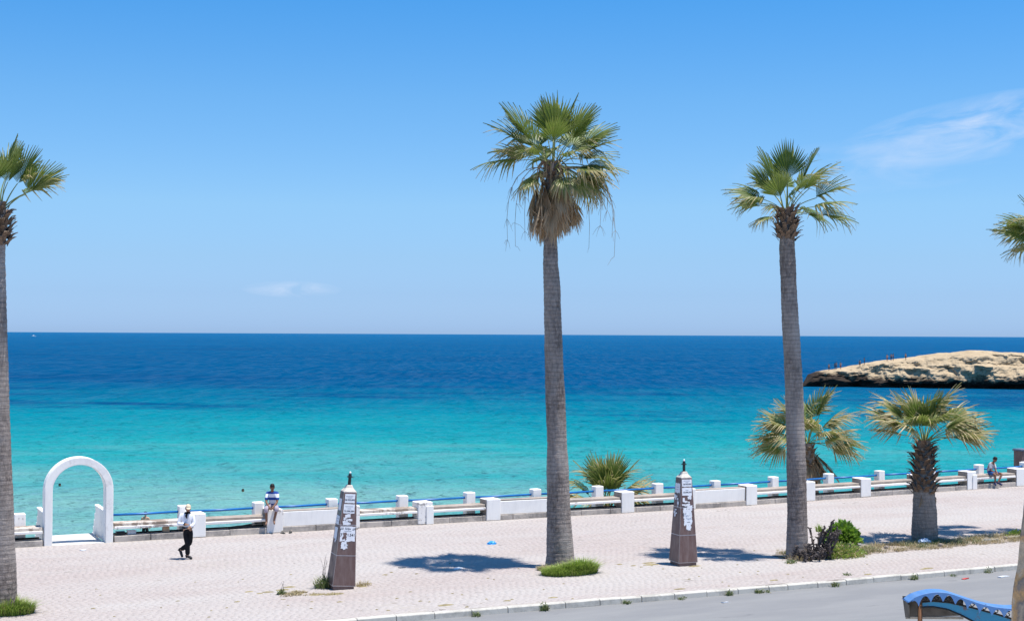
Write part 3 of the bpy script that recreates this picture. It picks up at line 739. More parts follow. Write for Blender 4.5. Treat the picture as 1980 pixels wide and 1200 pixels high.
for i in range(34):     # the skirt
    az = i*137.5+rp.uniform(-8, 8); el = rp.uniform(-90, -80) if i < 29 else rp.uniform(-74, -62)
    a = R(az); h = CR*math.cos(a)+CF*math.sin(a); rr_ = rp.uniform(.16, .50)
    place_frond(pc, Vector((19.27, 37.52, rp.uniform(11.40, 11.90)-.35*rr_))+h*rr_, az, el, 'dead', rp.uniform(.70, .95), rp.uniform(-30, 30), rp, 'dead_frond')
for i in range(14):     # bent petioles that carry it
    az = i*51+rp.uniform(-10, 10); a = R(az); h = CR*math.cos(a)+CF*math.sin(a); q0 = Vector((19.27, 37.52, 11.95))-pc.location; m9 = MB()
    m9.tube([q0+h*.12, q0+h*.30+UP*.10, q0+h*.46-UP*.08, q0+h*.52-UP*.5], [.026, .022, .018, .014], 5); m9.build('dead_petiole', 'petiole_dead', pc)
boots(pc, TC, 11.2, 11.85, 26, rp, sc=(.9, 1.1))
def stalk(root, base_, az, out, drop, n, rng, name='flower_stalk', mats=('petiole_dead',)):
    a = R(az); h = CR*math.cos(a)+CF*math.sin(a); mb = MB(); pts = []
    for t in range(9):
        q = t/8; pts.append(Vector(base_)-root.location+h*out*math.sin(q*1.75)*1.0+UP*(.28*math.sin(q*3.0)-drop*q**2.2))
    mb.tube(pts, [.016*(1-.7*i/8) for i in range(9)], 5)
    for _ in range(n):
        i = rng.randint(4, 8); p0 = pts[i]; d = Vector((rng.uniform(-1, 1), rng.uniform(-1, 1), rng.uniform(-2.2, -.3))).normalized()*rng.uniform(.12, .38)
        mb.tube([p0, p0+d*.5+Vector((0, 0, .02)), p0+d+Vector((0, 0, -.06))], [.006, .005, .003], 3)
    mb.build(name, mats[0], root)
for az, out, drop, n in ((180, 1.35, 2.1, 16), (195, 1.15, 2.3, 12), (150, .95, 1.8, 10), (0, 1.65, 1.2, 12), (340, 1.5, 1.7, 12), (15, 1.9, 1.9, 12), (300, 1.1, 1.9, 10), (345, 1.9, 2.6, 8), (20, 1.2, 2.3, 10)):
    stalk(pc, (19.28, 37.5, 11.75), az, out, drop, n, rp)

# --- tall palm by the dead shrub
TR = [(27.18, 36.14, -.1, .36), (27.18, 36.14, .1, .335), (27.18, 36.12, 1.25, .312), (27.13, 36.11, 2.86, .297), (27.03, 36.11, 5.43, .273), (26.89, 36.14, 7.68, .257), (26.79, 36.15, 9.61, .235), (26.77, 36.14, 10.85, .20)]
pr = palm('palm_tree', 'tall palm with clean trunk and charred shrub at its foot', TR, 'trunk', 5)
rp = random.Random(18)
boots(pr, TR, 9.85, 10.75, 74, rp, sc=(.95, 1.3), extra=.07)
crown(pr, (26.77, 36.14, 10.75), [(180, 70, 'fresh', 1.05), (265, 84, 'fresh', 1.0), (0, 64, 'fresh', 1.05), (0, 50, 'mid', 1.05), (180, 50, 'fresh', .85), (0, 25, 'mid', 1.05), (0, -2, 'mid', 1.08),
    (180, 28, 'mid', 1.02), (200, 18, 'mid', .9), (90, 60, 'fresh', 1), (120, 45, 'mid', 1), (60, 40, 'mid', 1), (240, 42, 'fresh', .9), (300, 44, 'mid', .9), (330, 15, 'mid', .95), (205, -22, 'burnt', .72),
    (90, 15, 'mid', 1), (140, 12, 'mid', .95), (40, 8, 'mid', 1.0)], rp, scale=.88)

# --- tall palm at the near end of the row
TL = [(3.86, 37.11, -.1, .42), (3.86, 37.11, .1, .385), (3.87, 37.09, 1.06, .35), (3.84, 37.08, 2.33, .306), (3.79, 37.07, 4.24, .261), (3.74, 37.05, 6.15, .229), (3.71, 37.04, 7.42, .204), (3.70, 37.02, 8.95, .17), (3.70, 37.0, 10.1, .165)]
pl = palm('palm_tree', 'tall palm with swollen grey base standing near the white arch', TL, 'trunk', 9)
rp = random.Random(28)
boots(pl, TL, 9.0, 9.95, 70, rp, sc=(.95, 1.35), extra=.05)
crown(pl, (3.70, 37.0, 9.95), [(0, 80, 'fresh', .95), (0, 66, 'fresh', 1.0), (0, 42, 'fresh', 1.02), (0, 33, 'mid', .98), (320, 62, 'fresh', .9), (180, 70, 'fresh', 1), (180, 40, 'fresh', 1), (180, 12, 'mid', 1), (90, 60, 'fresh', 1),
    (60, 30, 'mid', 1), (130, 30, 'mid', 1), (230, 35, 'mid', 1), (280, 45, 'fresh', .9), (210, 0, 'mid', 1)], rp, scale=.80)

# --- palm beyond the right end
TF = [(39.1, 36.5, -.1, .45), (39.05, 36.5, .5, .40), (38.95, 36.5, 4.2, .32), (38.75, 36.55, 7.8, .27), (38.6, 36.6, 10.6, .22)]
pf = palm('palm_tree', 'tall palm past the dry verge, casting its shadow beside the stubby palm', TF, 'trunk', 13)
rp = random.Random(38)
boots(pf, TF, 9.7, 10.5, 60, rp, extra=.05)
crown(pf, (38.6, 36.6, 10.2), [(180, 58, 'fresh', 1), (180, 30, 'mid', 1.05), (185, 12, 'mid', 1.05), (180, -8, 'burnt', .95), (150, 20, 'mid', 1), (215, 25, 'mid', 1), (240, 5, 'mid', 1), (120, 5, 'mid', 1), (90, 30, 'fresh', 1), (270, 30, 'fresh', 1),
    (0, 70, 'fresh', 1), (0, 40, 'fresh', 1), (0, 10, 'mid', 1), (30, 15, 'mid', 1), (330, 15, 'mid', 1), (90, 75, 'fresh', 1), (200, 75, 'fresh', 1)], rp, scale=.92)

# --- stubby palm
TS = [(33.43, 37.40, -.1, .44), (33.42, 37.40, .26, .437), (33.41, 37.39, .96, .402), (33.39, 37.39, 1.5, .355), (33.37, 37.38, 2.3, .32), (33.36, 37.38, 2.9, .27), (33.37, 37.37, 3.4, .20)]
ps = palm('stubby_palm_tree', 'stubby palm with pineapple-like trunk and wind-burnt fan leaves', TS, 'trunk_pale', 15)
rp = random.Random(48)
boots(ps, TS, 1.62, 3.3, 132, rp, tilt=(0, 32), sc=(1.0, 1.35))
for i in range(5):
    place_frond(ps, (33.39+.3*math.cos(i*1.9), 37.39+.3*math.sin(i*1.9), 1.75), 40+i*77, -78, 'dead', .30, 0, rp, 'dead_frond')
crown(ps, (33.37, 37.37, 3.35), [(180, 30, 'burnt', 1.08), (180, 48, 'burnt', 1.0), (190, 12, 'burnt', .85), (150, 28, 'burnt', 1.0), (170, 64, 'burnt', .92), (110, 72, 'burnt', 1.0), (0, 66, 'burnt', 1.0), (0, 46, 'burnt', 1.05), (0, 30, 'burnt', 1.12), (0, 14, 'burnt', 1.12),
    (20, 22, 'burnt', 1.1), (335, 8, 'burnt', 1.0), (270, 58, 'mid', .9), (250, 36, 'mid', .85), (290, 40, 'mid', .85), (320, 35, 'burnt', .9), (215, 34, 'burnt', .9), (90, 35, 'burnt', 1), (60, 40, 'burnt', 1), (235, 66, 'fresh', .8), (300, 70, 'fresh', .8)], rp)

# --- palm growing below the wall, behind the clean trunk
TB = [(39.8, 51.9, -.95, .40), (39.75, 51.9, .3, .36), (39.6, 51.85, 1.6, .30), (39.5, 51.8, 2.1, .24)]
pb = palm('beach_palm_tree', 'scorched fan palm growing below the seaside wall behind a tall trunk', TB, 'trunk_pale', 17)
rp = random.Random(58)
boots(pb, TB, .2, 2.0, 70, rp)
crown(pb, (39.5, 51.8, 2.1), [(180, 38, 'burnt', 1.15), (180, 24, 'burnt', 1.15), (180, 6, 'burnt', 1.2), (190, -4, 'burnt', 1.15), (0, 40, 'burnt', 1.2), (0, 26, 'burnt', 1.15), (0, 6, 'burnt', 1.2), (0, -10, 'burnt', 1.15), (20, 75, 'mid', 1.15), (350, 68, 'mid', 1.15), (120, 75, 'burnt', 1.15),
    (270, 50, 'burnt', 1), (300, 30, 'burnt', 1), (240, 30, 'burnt', 1), (320, 10, 'burnt', 1), (220, 10, 'burnt', 1), (90, 40, 'burnt', 1.1), (160, 56, 'burnt', 1.1), (0, 55, 'burnt', 1.1)], rp)
for az, el, sc in ((345, -58, 1.0), (320, -70, 1.0), (0, -48, 1.1), (20, -60, 1.0), (270, -72, .9), (180, -72, 1.0)):
    place_frond(pb, (39.6, 51.8, 1.9), az, el, 'dead', sc*.95, 0, rp, 'dead_frond')

# --- low fan palm clump behind the wall
cl = empty('fan_palm_clump', (28.75, 50.9, -.78)); tag(cl, 'low bushy fan palm clump rising above the rail beside the tallest palm', 'palm bush')
rp = random.Random(68)
mb = MB(); mb.tube([(0, 0, -.1), (0, 0, .7)], [.35, .25], 12); mb.build('stump', 'boot', cl)
for az, el, kind, sc in ((180, 62, 'mid', 1.1), (170, 42, 'mid', 1.1), (0, 64, 'mid', 1.1), (0, 46, 'burnt', 1.15), (0, 24, 'burnt', 1.15), (180, 28, 'burnt', 1.05), (270, 60, 'mid', 1.0), (240, 75, 'mid', 1.1), (300, 72, 'fresh', 1.1), (330, 30, 'burnt', 1.05), (210, 32, 'burnt', 1.0),
    (90, 60, 'mid', 1.1), (60, 70, 'fresh', 1.15), (120, 66, 'fresh', 1.15), (20, 36, 'burnt', 1.15), (280, 35, 'burnt', .9), (310, 48, 'dead', .8), (330, 20, 'dead', .7), (350, 38, 'dead', .75), (90, 85, 'mid', 1.1)):
    place_frond(cl, Vector((28.75, 50.9, -.42))+Vector((rp.uniform(-.12, .12), rp.uniform(-.12, .12), 0)), az, el, kind, sc, rp.uniform(-15, 15), rp)

# ================================================================ people
def skin_mesh(nodes, edges, root, sub=2):
    me = bpy.data.meshes.new('tmp'); names = list(nodes); idx = {n_: i for i, n_ in enumerate(names)}
    me.from_pydata([nodes[n_][0] for n_ in names], [(idx[a_], idx[c_]) for a_, c_ in edges], [])
    o = bpy.data.objects.new('tmp', me); COL.objects.link(o)
    sk = o.modifiers.new('skin', 'SKIN'); sk.use_smooth_shade = True
    for n_, d in zip(names, me.skin_vertices[0].data):
        r = nodes[n_][1]; d.radius = (r, r) if not hasattr(r, '__len__') else r; d.use_root = (n_ == root)
    ss = o.modifiers.new('sub', 'SUBSURF'); ss.levels = sub; ss.render_levels = sub
    dg = bpy.context.evaluated_depsgraph_get(); out = bpy.data.meshes.new_from_object(o.evaluated_get(dg))
    bpy.data.objects.remove(o); bpy.data.meshes.remove(me); return out
def skinmat(name, c): return plain(name, c, .55, .12, 18, 0, 0, .35)
def head_mb(mb, c, yaw, tilt, s=1.0):
    """skull, jaw, nose, ears, eyes and mouth, facing -y before turning"""
    M4 = Matrix.Translation(c) @ Matrix.Rotation(yaw, 4, 'Z') @ Matrix.Rotation(tilt, 4, 'X') @ Matrix.Scale(s, 4)
    nu, nv = 18, 14; vs = []; fs = []
    for i in range(nv+1):
        ph = math.pi*i/nv; z = math.cos(ph)
        for j in range(nu):
            t = 2*math.pi*j/nu; x, y = math.sin(t)*math.sin(ph), -math.cos(t)*math.sin(ph)
            jaw = max(0, -z-.1); X = .076*x*(1-.38*jaw); Y = .096*y*(1-.10*jaw)-.012*jaw; Z = .122*z
            if y < -.75 and -.35 < z < .12: Y -= .020*max(0, 1-abs(x)*4.5)*(1-abs(z+.2)*2)          # nose
            if y < -.6 and .0 < z < .28 and .25 < abs(x) < .6: Y += .008                              # eye sockets
            vs.append(M4 @ Vector((X, Y, Z)))
    for i in range(nv):
        for j in range(nu): j2 = (j+1) % nu; fs.append((i*nu+j, i*nu+j2, (i+1)*nu+j2, (i+1)*nu+j))
    mb.add(vs, fs, 0)
    def blob(p, r, mi, n=6):
        v_ = []; f_ = []
        for i in range(n+1):
            for j in range(n*2): ph = math.pi*i/n; t = math.pi*j/n; v_.append(M4 @ Vector((p[0]+r[0]*math.sin(ph)*math.cos(t), p[1]+r[1]*math.sin(ph)*math.sin(t), p[2]+r[2]*math.cos(ph))))
        for i in range(n):
            for j in range(n*2): j2 = (j+1) % (n*2); f_.append((i*n*2+j, i*n*2+j2, (i+1)*n*2+j2, (i+1)*n*2+j))
        mb.add(v_, f_, mi)
    for sx in (-1, 1):
        blob((sx*.077, .008, 0), (.012, .022, .032), 0); blob((sx*.029, -.083, .018), (.013, .008, .008), 1); blob((sx*.03, -.085, .036), (.018, .006, .005), 1)
    blob((0, -.09, -.062), (.024, .008, .006), 2)
    return M4
def fingers(mb, wrist, hand, side, curl=.5):
    d = (hand-wrist).normalized(); up = Vector((0, -.3, 1)); s = d.cross(up).normalized(); n_ = s.cross(d).normalized()
    for q, (off, L) in enumerate(((-.030, .060), (-.010, .075), (.010, .080), (.030, .070))):
        b0 = hand+s*off; k1 = b0+d*L*.5; k2 = k1+(d*math.cos(curl)-n_*math.sin(curl))*L*.45
        mb.tube([b0-d*.02, b0, k1, k2], [.009, .009, .0085, .006], 6)
    b0 = hand-d*.045-s*.03*side; mb.tube([b0, b0-s*.03*side+d*.02, b0-s*.035*side+d*.055-n_*.01], [.011, .0095, .007], 6)
DARK = plain('dark_hair', (.012, .011, .010), .6, .2, 20, 0); LIP = plain('lip', (.16, .06, .05), .6, .1, 20, 0)
def person(label, loc, J, skin, wear, hair=None, rz=-TH, group=None, yaw=0, tilt=0, scale=1, fat=1.0, hands=True):
    """J: joints in a frame with x to the view's right, y away, z up; wear: list of (name, material, kind)"""
    root = empty('person', loc, rz); root.scale = (scale,)*3; tag(root, label, 'person', group)
    J = {k_: Vector(v_) for k_, v_ in J.items()}
    mid = lambda a_, c_, t=.5: J[a_].lerp(J[c_], t)
    R_ = dict(pelvis=.115, waist=.105, chest=.125, neck=.056, sh=.058, el=.042, wr=.030, ha=.036, hip=.086, kn=.056, an=.038, to=.030)
    def nodes(parts, grow=0.0, over={}):
        N_ = {}
        for q in parts:
            key = q[:-1] if q[-1] in 'LR' else q
            N_[q] = (J[q], (over.get(key, R_[key])*fat)+grow)
        return N_
    for sd in 'LR':
        J['wr'+sd] = mid('el'+sd, 'ha'+sd, .80)
    J['headbase'] = mid('neck', 'head', .55); R_['headbase'] = .055
    torso = [('pelvis', 'waist'), ('waist', 'chest'), ('chest', 'neck')]
    arms = [(a_+s, c_+s) for s in 'LR' for a_, c_ in (('sh', 'el'), ('el', 'wr'), ('wr', 'ha'))] + [('chest', 'shL'), ('chest', 'shR')]
    legs = [(a_+s, c_+s) for s in 'LR' for a_, c_ in (('hip', 'kn'), ('kn', 'an'), ('an', 'to'))] + [('pelvis', 'hipL'), ('pelvis', 'hipR')]
    allp = ['pelvis', 'waist', 'chest', 'neck', 'headbase'] + [a_+s for s in 'LR' for a_ in ('sh', 'el', 'wr', 'ha', 'hip', 'kn', 'an', 'to')]
    bm_ = skin_mesh(nodes(allp), torso+[('neck', 'headbase')]+arms+legs, 'pelvis')
    mb = MB(); mb.add([v_.co for v_ in bm_.vertices], [tuple(p_.vertices) for p_ in bm_.polygons], 0); bpy.data.meshes.remove(bm_)
    HM = head_mb(mb, J['head'], yaw, tilt)
    if hands:
        for s, sg in (('L', -1), ('R', 1)): fingers(mb, J['wr'+s], J['ha'+s], sg)
    body = mb.build('body', [skin, DARK, LIP], root, True)
    for name, material, kind in wear:
        if kind == 'shirt':      # short sleeves
            for s in 'LR': J['sl'+s] = mid('sh'+s, 'el'+s, .85); R_['sl'] = .055
            me = skin_mesh(nodes(['pelvis', 'waist', 'chest', 'neck', 'shL', 'shR', 'slL', 'slR'], .016, {'neck': .06}), torso+[('chest', 'shL'), ('chest', 'shR'), ('shL', 'slL'), ('shR', 'slR')], 'waist')
        elif kind == 'longshirt':
            J['hem'] = mid('pelvis', 'waist', .25); R_['hem'] = .118
            me = skin_mesh(nodes(['hem', 'waist', 'chest', 'neck', 'shL', 'shR', 'elL', 'elR', 'wrL', 'wrR'], .02, {'neck': .055, 'wr': .034}), [('hem', 'waist')]+torso[1:]+[('chest', 'shL'), ('chest', 'shR')]+[(a_+s, c_+s) for s in 'LR' for a_, c_ in (('sh', 'el'), ('el', 'wr'))], 'waist')
        elif kind in ('trousers', 'shorts', 'calf'):
            t = {'trousers': .93, 'shorts': .0, 'calf': .35}[kind]
            for s in 'LR': J['cu'+s] = mid('kn'+s, 'an'+s, t) if t else mid('hip'+s, 'kn'+s, .82); R_['cu'] = .058 if kind != 'shorts' else .072
            p_ = ['pelvis', 'waistb', 'hipL', 'hipR', 'cuL', 'cuR']; J['waistb'] = mid('pelvis', 'waist', .5); R_['waistb'] = .11
            ed_ = [('pelvis', 'waistb'), ('pelvis', 'hipL'), ('pelvis', 'hipR')]
            if t: p_ += ['knL', 'knR']; ed_ += [('hipL', 'knL'), ('hipR', 'knR'), ('knL', 'cuL'), ('knR', 'cuR')]
            else: ed_ += [('hipL', 'cuL'), ('hipR', 'cuR')]
            me = skin_mesh(nodes(p_, .018, {'kn': .066}), ed_, 'pelvis')
        elif kind == 'shoes':
            for s in 'LR':
                mb2 = MB(); a_ = J['an'+s]; t_ = J['to'+s]; d = (t_-a_); d.normalize()
                bm2 = skin_mesh({'a': (a_+Vector((0, 0, .01)), .046), 'h': (a_-d*.045-Vector((0, 0, .02)), .042), 'm': (a_.lerp(t_, .6), .046), 't': (t_+d*.03, .036)}, [('a', 'h'), ('a', 'm'), ('m', 't')], 'a')
                bm2.materials.append(material); link('shoe', bm2, root)
            continue
        elif kind == 'scarf':
            mb2 = MB(); c_ = mid('neck', 'head', .22)
            for z_, r_ in ((0,0),): pass
            pts = [c_+Vector((.075*math.sin(t*math.pi/6), -.075*math.cos(t*math.pi/6), .012*math.cos(t*math.pi/3)-.01)) for t in range(13)]
            mb2.tube(pts, .028, 8); f_ = c_+Vector((0, -.085, -.02)); mb2.tube([f_, f_+Vector((-.015, -.045, -.08)), f_+Vector((.01, -.05, -.15))], [.03, .032, .012], 8)
            mb2.build(name, material, root, True); continue
        elif kind == 'belt':
            c_ = mid('pelvis', 'waist', .42); mb2 = MB()
            mb2.tube([c_+Vector((.155*math.sin(t*math.pi/8), -.14*math.cos(t*math.pi/8), 0)) for t in range(17)], .022, 6); mb2.build(name, material, root, True); continue
        elif kind == 'watch':
            w_ = J['wrL']; d = (J['haL']-J['elL']).normalized(); mb2 = MB(); mb2.tube([w_-d*.03, w_+d*.02], .045, 10); mb2.build(name, material, root, True); continue
        elif kind == 'cap':
            mb2 = MB(); nu = 18; vs2 = []; fs2 = []
            for i in range(7):
                ph = math.pi/2*i/6
                for j in range(nu): t = 2*math.pi*j/nu; vs2.append(HM @ Vector((.088*math.cos(ph)*math.sin(t), -.108*math.cos(ph)*math.cos(t), .045+.098*math.sin(ph))))
            for i in range(6):
                for j in range(nu): j2 = (j+1) % nu; fs2.append((i*nu+j, i*nu+j2, (i+1)*nu+j2, (i+1)*nu+j))
            mb2.add(vs2, fs2); cap_ = mb2.build(name, material, root, True)
            mb3 = MB(); vs2 = []
            for th in (0, -.008):
                for t in range(9):
                    a_ = -1.15+2.3*t/8; vs2 += [HM @ Vector((.086*math.sin(a_), -.104*math.cos(a_), .052+th)), HM @ Vector((.080*math.sin(a_), -.104*math.cos(a_)-.085*math.cos(a_*1.25), .030+th))]
            fs2 = []
            for t in range(8):
                a_ = 2*t; fs2 += [(a_, a_+2, a_+3, a_+1), (a_+18, a_+19, a_+21, a_+20), (a_+1, a_+3, a_+21, a_+19), (a_, a_+18, a_+20, a_+2)]
            mb3.add(vs2, fs2); mb3.build('visor', material, cap_); continue
        me.materials.clear(); me.materials.append(material); link(name, me, root)
    if hair is not None:
        mb2 = MB(); nu = 18; vs2 = []; fs2 = []
        for i in range(8):
            ph = math.pi/2*i/7
            for j in range(nu):
                t = 2*math.pi*j/nu; bk = .5-.5*math.cos(t)     # 0 at the brow, 1 at the nape
                z_ = .055-.085*bk+(.14-(.055-.085*bk))*math.sin(ph)**.8
                r_ = math.cos(ph)**.7; vs2.append(HM @ Vector((.085*r_*math.sin(t), -.106*r_*math.cos(t)+.004, z_)))
        for i in range(7):
            for j in range(nu): j2 = (j+1) % nu; fs2.append((i*nu+j, i*nu+j2, (i+1)*nu+j2, (i+1)*nu+j))
        mb2.add(vs2, fs2); mb2.build('hair', hair, root, True)
    return root
def cloth(name, c, rough=.85): return plain(name, c, rough, .10, 9, .5, .01, .2, use_obj=True)
TAN = skinmat('tanned_skin', (.36, .20, .12)); BROWN = skinmat('brown_skin', (.20, .10, .06)); PINK = skinmat('pinkish_skin', (.50, .29, .19))  # three skin tones: tan, brown and pinkish
WH = cloth('white_shirt', (.76, .77, .82)); BLK = cloth('black_trousers', (.012, .012, .014)); SHOE = cloth('dark_shoe', (.03, .03, .033), .5)
CAPM = cloth('cream_cap', (.62, .50, .36))
k = M('striped_shirt', .85, .2); z = k.sep(k.obj)[2]
st = k.ramp(k.math('FRACT', k.math('MULTIPLY', k.math('ADD', z, .02), 4.6)), [(.0, 0), (.52, 0), (.54, 1), (.96, 1), (.98, 0)])
k.set('Base Color', k.mix(st, (.76, .78, .82), (.02, .07, .30))); STRIPE = k.m
SHORT = cloth('grey_violet_trousers', (.36, .31, .36)); GREYT = cloth('grey_tshirt', (.46, .45, .47)); NAVY = cloth('blue_shorts', (.03, .09, .25)); NSHOE = cloth('navy_shoe', (.02, .03, .09))

walker = dict(pelvis=(.015, 0, .90), waist=(.005, 0, 1.05), chest=(-.01, -.01, 1.25), neck=(.005, -.015, 1.39), head=(.025, -.03, 1.535),
    shL=(-.19, 0, 1.325), shR=(.16, .01, 1.325), elL=(-.26, -.06, 1.07), elR=(.215, -.04, 1.07), haL=(.03, -.23, 1.085), haR=(.10, -.21, .98),
    hipL=(-.07, .0, .86), hipR=(.09, .01, .86), knL=(.02, -.05, .47), knR=(.075, .03, .47), anL=(.015, .0, .085), anR=(-.225, .05, .26), toL=(.145, -.05, .035), toR=(-.155, .03, .07))
person('man in cream cap, white jacket and black trousers walking past the arch', (9.9, 43.53, 0), walker, TAN,
    [('jacket', WH, 'longshirt'), ('trousers', BLK, 'trousers'), ('shoes', SHOE, 'shoes'), ('scarf', BLK, 'scarf'), ('belt', BLK, 'belt'), ('watch', BLK, 'watch'), ('cap', CAPM, 'cap')], yaw=R(18), tilt=R(8))
sit1 = dict(pelvis=(0, .02, .10), waist=(0, .0, .26), chest=(0, -.05, .45), neck=(.005, -.10, .60), head=(.01, -.15, .745),
    shL=(-.18, -.06, .53), shR=(.18, -.06, .53), elL=(-.185, -.20, .25), elR=(.19, -.20, .25), haL=(-.02, -.42, .06), haR=(.05, -.42, .05),
    hipL=(-.10, -.02, .085), hipR=(.10, -.02, .085), knL=(-.15, -.45, .06), knR=(.22, -.42, .06), anL=(-.13, -.42, -.40), anR=(.12, -.40, -.36), toL=(-.14, -.54, -.50), toR=(.16, -.52, -.47))
person('man in blue and white striped shirt sitting barefoot on the bench wall', (13.92, 48.22, .81), sit1, BROWN,
    [('shirt', STRIPE, 'shirt'), ('trousers', SHORT, 'calf')], hair=DARK, yaw=R(12), tilt=R(6))
sit2 = dict(pelvis=(0, 0, .10), waist=(.03, -.01, .25), chest=(.10, -.04, .42), neck=(.17, -.07, .55), head=(.225, -.11, .685),
    shL=(-.02, -.14, .48), shR=(.25, .06, .48), elL=(-.01, -.24, .21), elR=(.26, -.10, .20), haL=(.25, -.36, .04), haR=(.28, -.33, .03),
    hipL=(-.03, -.08, .09), hipR=(.08, .05, .09), knL=(.12, -.46, .04), knR=(.48, -.30, .06), anL=(.12, -.44, -.36), anR=(.26, -.42, -.34), toL=(.10, -.58, -.42), toR=(.38, -.56, -.42))
person('young man in grey t-shirt and blue shorts sitting bent forward on the bench', (47.95, V0(47.95)+.20, .605), sit2, BROWN,
    [('t_shirt', GREYT, 'shirt'), ('shorts', NAVY, 'shorts'), ('shoes', NSHOE, 'shoes')], hair=DARK, yaw=R(38), tilt=R(20))
stand = dict(pelvis=(0, 0, .92), waist=(0, 0, 1.08), chest=(0, .01, 1.28), neck=(0, .01, 1.44), head=(0, 0, 1.585), shL=(-.18, 0, 1.385), shR=(.18, 0, 1.385),
    elL=(-.24, .02, 1.10), elR=(.24, .02, 1.10), haL=(-.25, -.06, .84), haR=(.25, -.06, .84), hipL=(-.09, 0, .88), hipR=(.09, 0, .88), knL=(-.10, -.02, .49), knR=(.11, -.02, .49),
    anL=(-.11, .02, .09), anR=(.12, .02, .09), toL=(-.13, -.13, .035), toR=(.14, -.13, .035))
person('bare-backed bather in black shorts standing in the shallows beyond the rail', (15.5, 78.15, -4.5), stand, PINK, [('shorts', BLK, 'shorts')], hair=DARK, yaw=R(180), rz=-TH)
# figures on the rock
def on_rock(x, y):
    h = rock_bvh.ray_cast(Vector((x, y, 40)), Vector((0, 0, -1)))[0]
    return rock.matrix_world if False else Vector((195.35, 257.77, -4.4)) + (Matrix.Rotation(-TH, 3, 'Z') @ Vector((x, y, h.z if h else 5)))
reach = dict(stand); reach.update(elL=(-.30, -.05, 1.22), haL=(-.16, -.2, 1.42))
lean_ = dict(stand); lean_.update(elR=(.27, -.12, 1.16), haR=(.10, -.22, 1.12), knL=(-.12, -.10, .50))
NVY = cloth('navy_swim', (.015, .02, .05)); RED = cloth('red_swim', (.25, .04, .03))
proto = []
for i, (J_, sk_, tr) in enumerate(((stand, TAN, BLK), (reach, BROWN, NVY), (lean_, TAN, RED))):
    proto.append((J_, sk_, tr))
spots = [(1607, 0), (1619, 1), (1622, 0), (1629.5, 2), (1667, 0), (1676, 1), (1720, 2), (1728, 0), (1732, 1), (1755, 0)]
made = {}
for n_, (px, kind) in enumerate(spots):
    x = (px-1552)*.1135; yl = -.2*x + max(2.2, 5.0*min(1, rock_h(x)/6)); loc = on_rock(x, yl)
    lab = 'tiny bather standing on the crest of the rock headland'
    if kind not in made:
        J_, sk_, tr = proto[kind]
        made[kind] = person(lab, loc, J_, sk_, [('swim_shorts', tr, 'shorts')], hair=DARK, group='bathers on the rock headland', rz=n_*2.1, scale=.95, hands=True)
    else:
        src = made[kind]; r_ = src.copy(); COL.objects.link(r_); r_.location = loc; r_.rotation_euler = (0, 0, n_*2.1)
        for ch in src.children:
            c_ = ch.copy(); COL.objects.link(c_); c_.parent = r_

# ================================================================ plants
def blades(mb, cx_, cy_, n, rx, ry, h, rng, wd=.008, lean=.5, dryp=.1, tone=(.2, .9), shape=None, zf=None):
    t_, d_ = mb.at.setdefault('tone', []), mb.at.setdefault('dry', [])
    for _ in range(n):
        r = math.sqrt(rng.random()); a = rng.uniform(0, 2*math.pi); x, y = cx_+rx*r*math.cos(a), cy_+ry*r*math.sin(a)
        hh = h*rng.uniform(.45, 1.1)*(1.05-.5*r); da = a+rng.uniform(-1.2, 1.2); ln = hh*lean*rng.uniform(.2, 1.2)*(.4+r)
        dx, dy = math.cos(da)*ln, math.sin(da)*ln; px, py = -math.sin(da)*wd, math.cos(da)*wd
        z = zf(x, y) if zf else 0
        mb.add([(x-px, y-py, z), (x+px, y+py, z), (x+dx*.35+px*.8, y+dy*.35+py*.8, z+hh*.6), (x+dx*.35-px*.8, y+dy*.35-py*.8, z+hh*.6), (x+dx, y+dy, z+hh*(.95-.3*lean*rng.random()))],
               [(0, 1, 2, 3), (3, 2, 4)])
        tt = rng.uniform(*tone); dd = 1 if rng.random() < dryp else rng.uniform(0, .25)
        t_ += [tt]*5; d_ += [dd*.6]*4+[min(1, dd+.15)]
def leaves(mb, c, n, rad, rng, size=.05, dryp=.05, flat=.9, inner=.55):
    """leaves spread through a dome-shaped volume"""
    t_, d_ = mb.at.setdefault('tone', []), mb.at.setdefault('dry', [])
    for _ in range(n):
        d = Vector((rng.gauss(0, 1), rng.gauss(0, 1), abs(rng.gauss(0, 1)))).normalized(); q = rng.uniform(inner, 1.0)*(1+.16*mn.noise(d*2.4))
        p_ = Vector(c)+Vector((d.x*rad[0], d.y*rad[1], d.z*rad[2]))*q
        ax = (d+Vector((rng.gauss(0, .5), rng.gauss(0, .5), rng.gauss(.3, .4)))).normalized(); sd = ax.cross(Vector((rng.gauss(0, 1), rng.gauss(0, 1), rng.gauss(0, 1)))).normalized()
        L = size*rng.uniform(.7, 1.3); w_ = L*.28
        mb.add([p_, p_+ax*L*.5+sd*w_, p_+ax*L, p_+ax*L*.5-sd*w_], [(0, 1, 2, 3)]); tt = rng.random(); t_ += [tt]*4; d_ += [1 if rng.random() < dryp else rng.uniform(0, .2)]*4
rv = random.Random(77)
def stuff(name, label, cat, mb, mat, loc=(0, 0, 0)):
    o = mb.build(name, mat); tag(o, label, cat, None, 'stuff'); return o
mb = MB(); blades(mb, 19.28, 36.42, 2400, .80, .46, .40, rv, .009, .9, .08); blades(mb, 19.72, 36.42, 1500, .48, .34, .60, rv, .009, .9, .05)
stuff('grass', 'thick bright green grass round the foot of the tallest palm', 'grass', mb, 'grass')
mb = MB(); blades(mb, 18.98, 37.30, 260, .22, .16, .22, rv, .012, .8, .8, (.6, 1)); stuff('dry_grass', 'brown withered weed beside the tallest palm', 'grass', mb, 'straw')
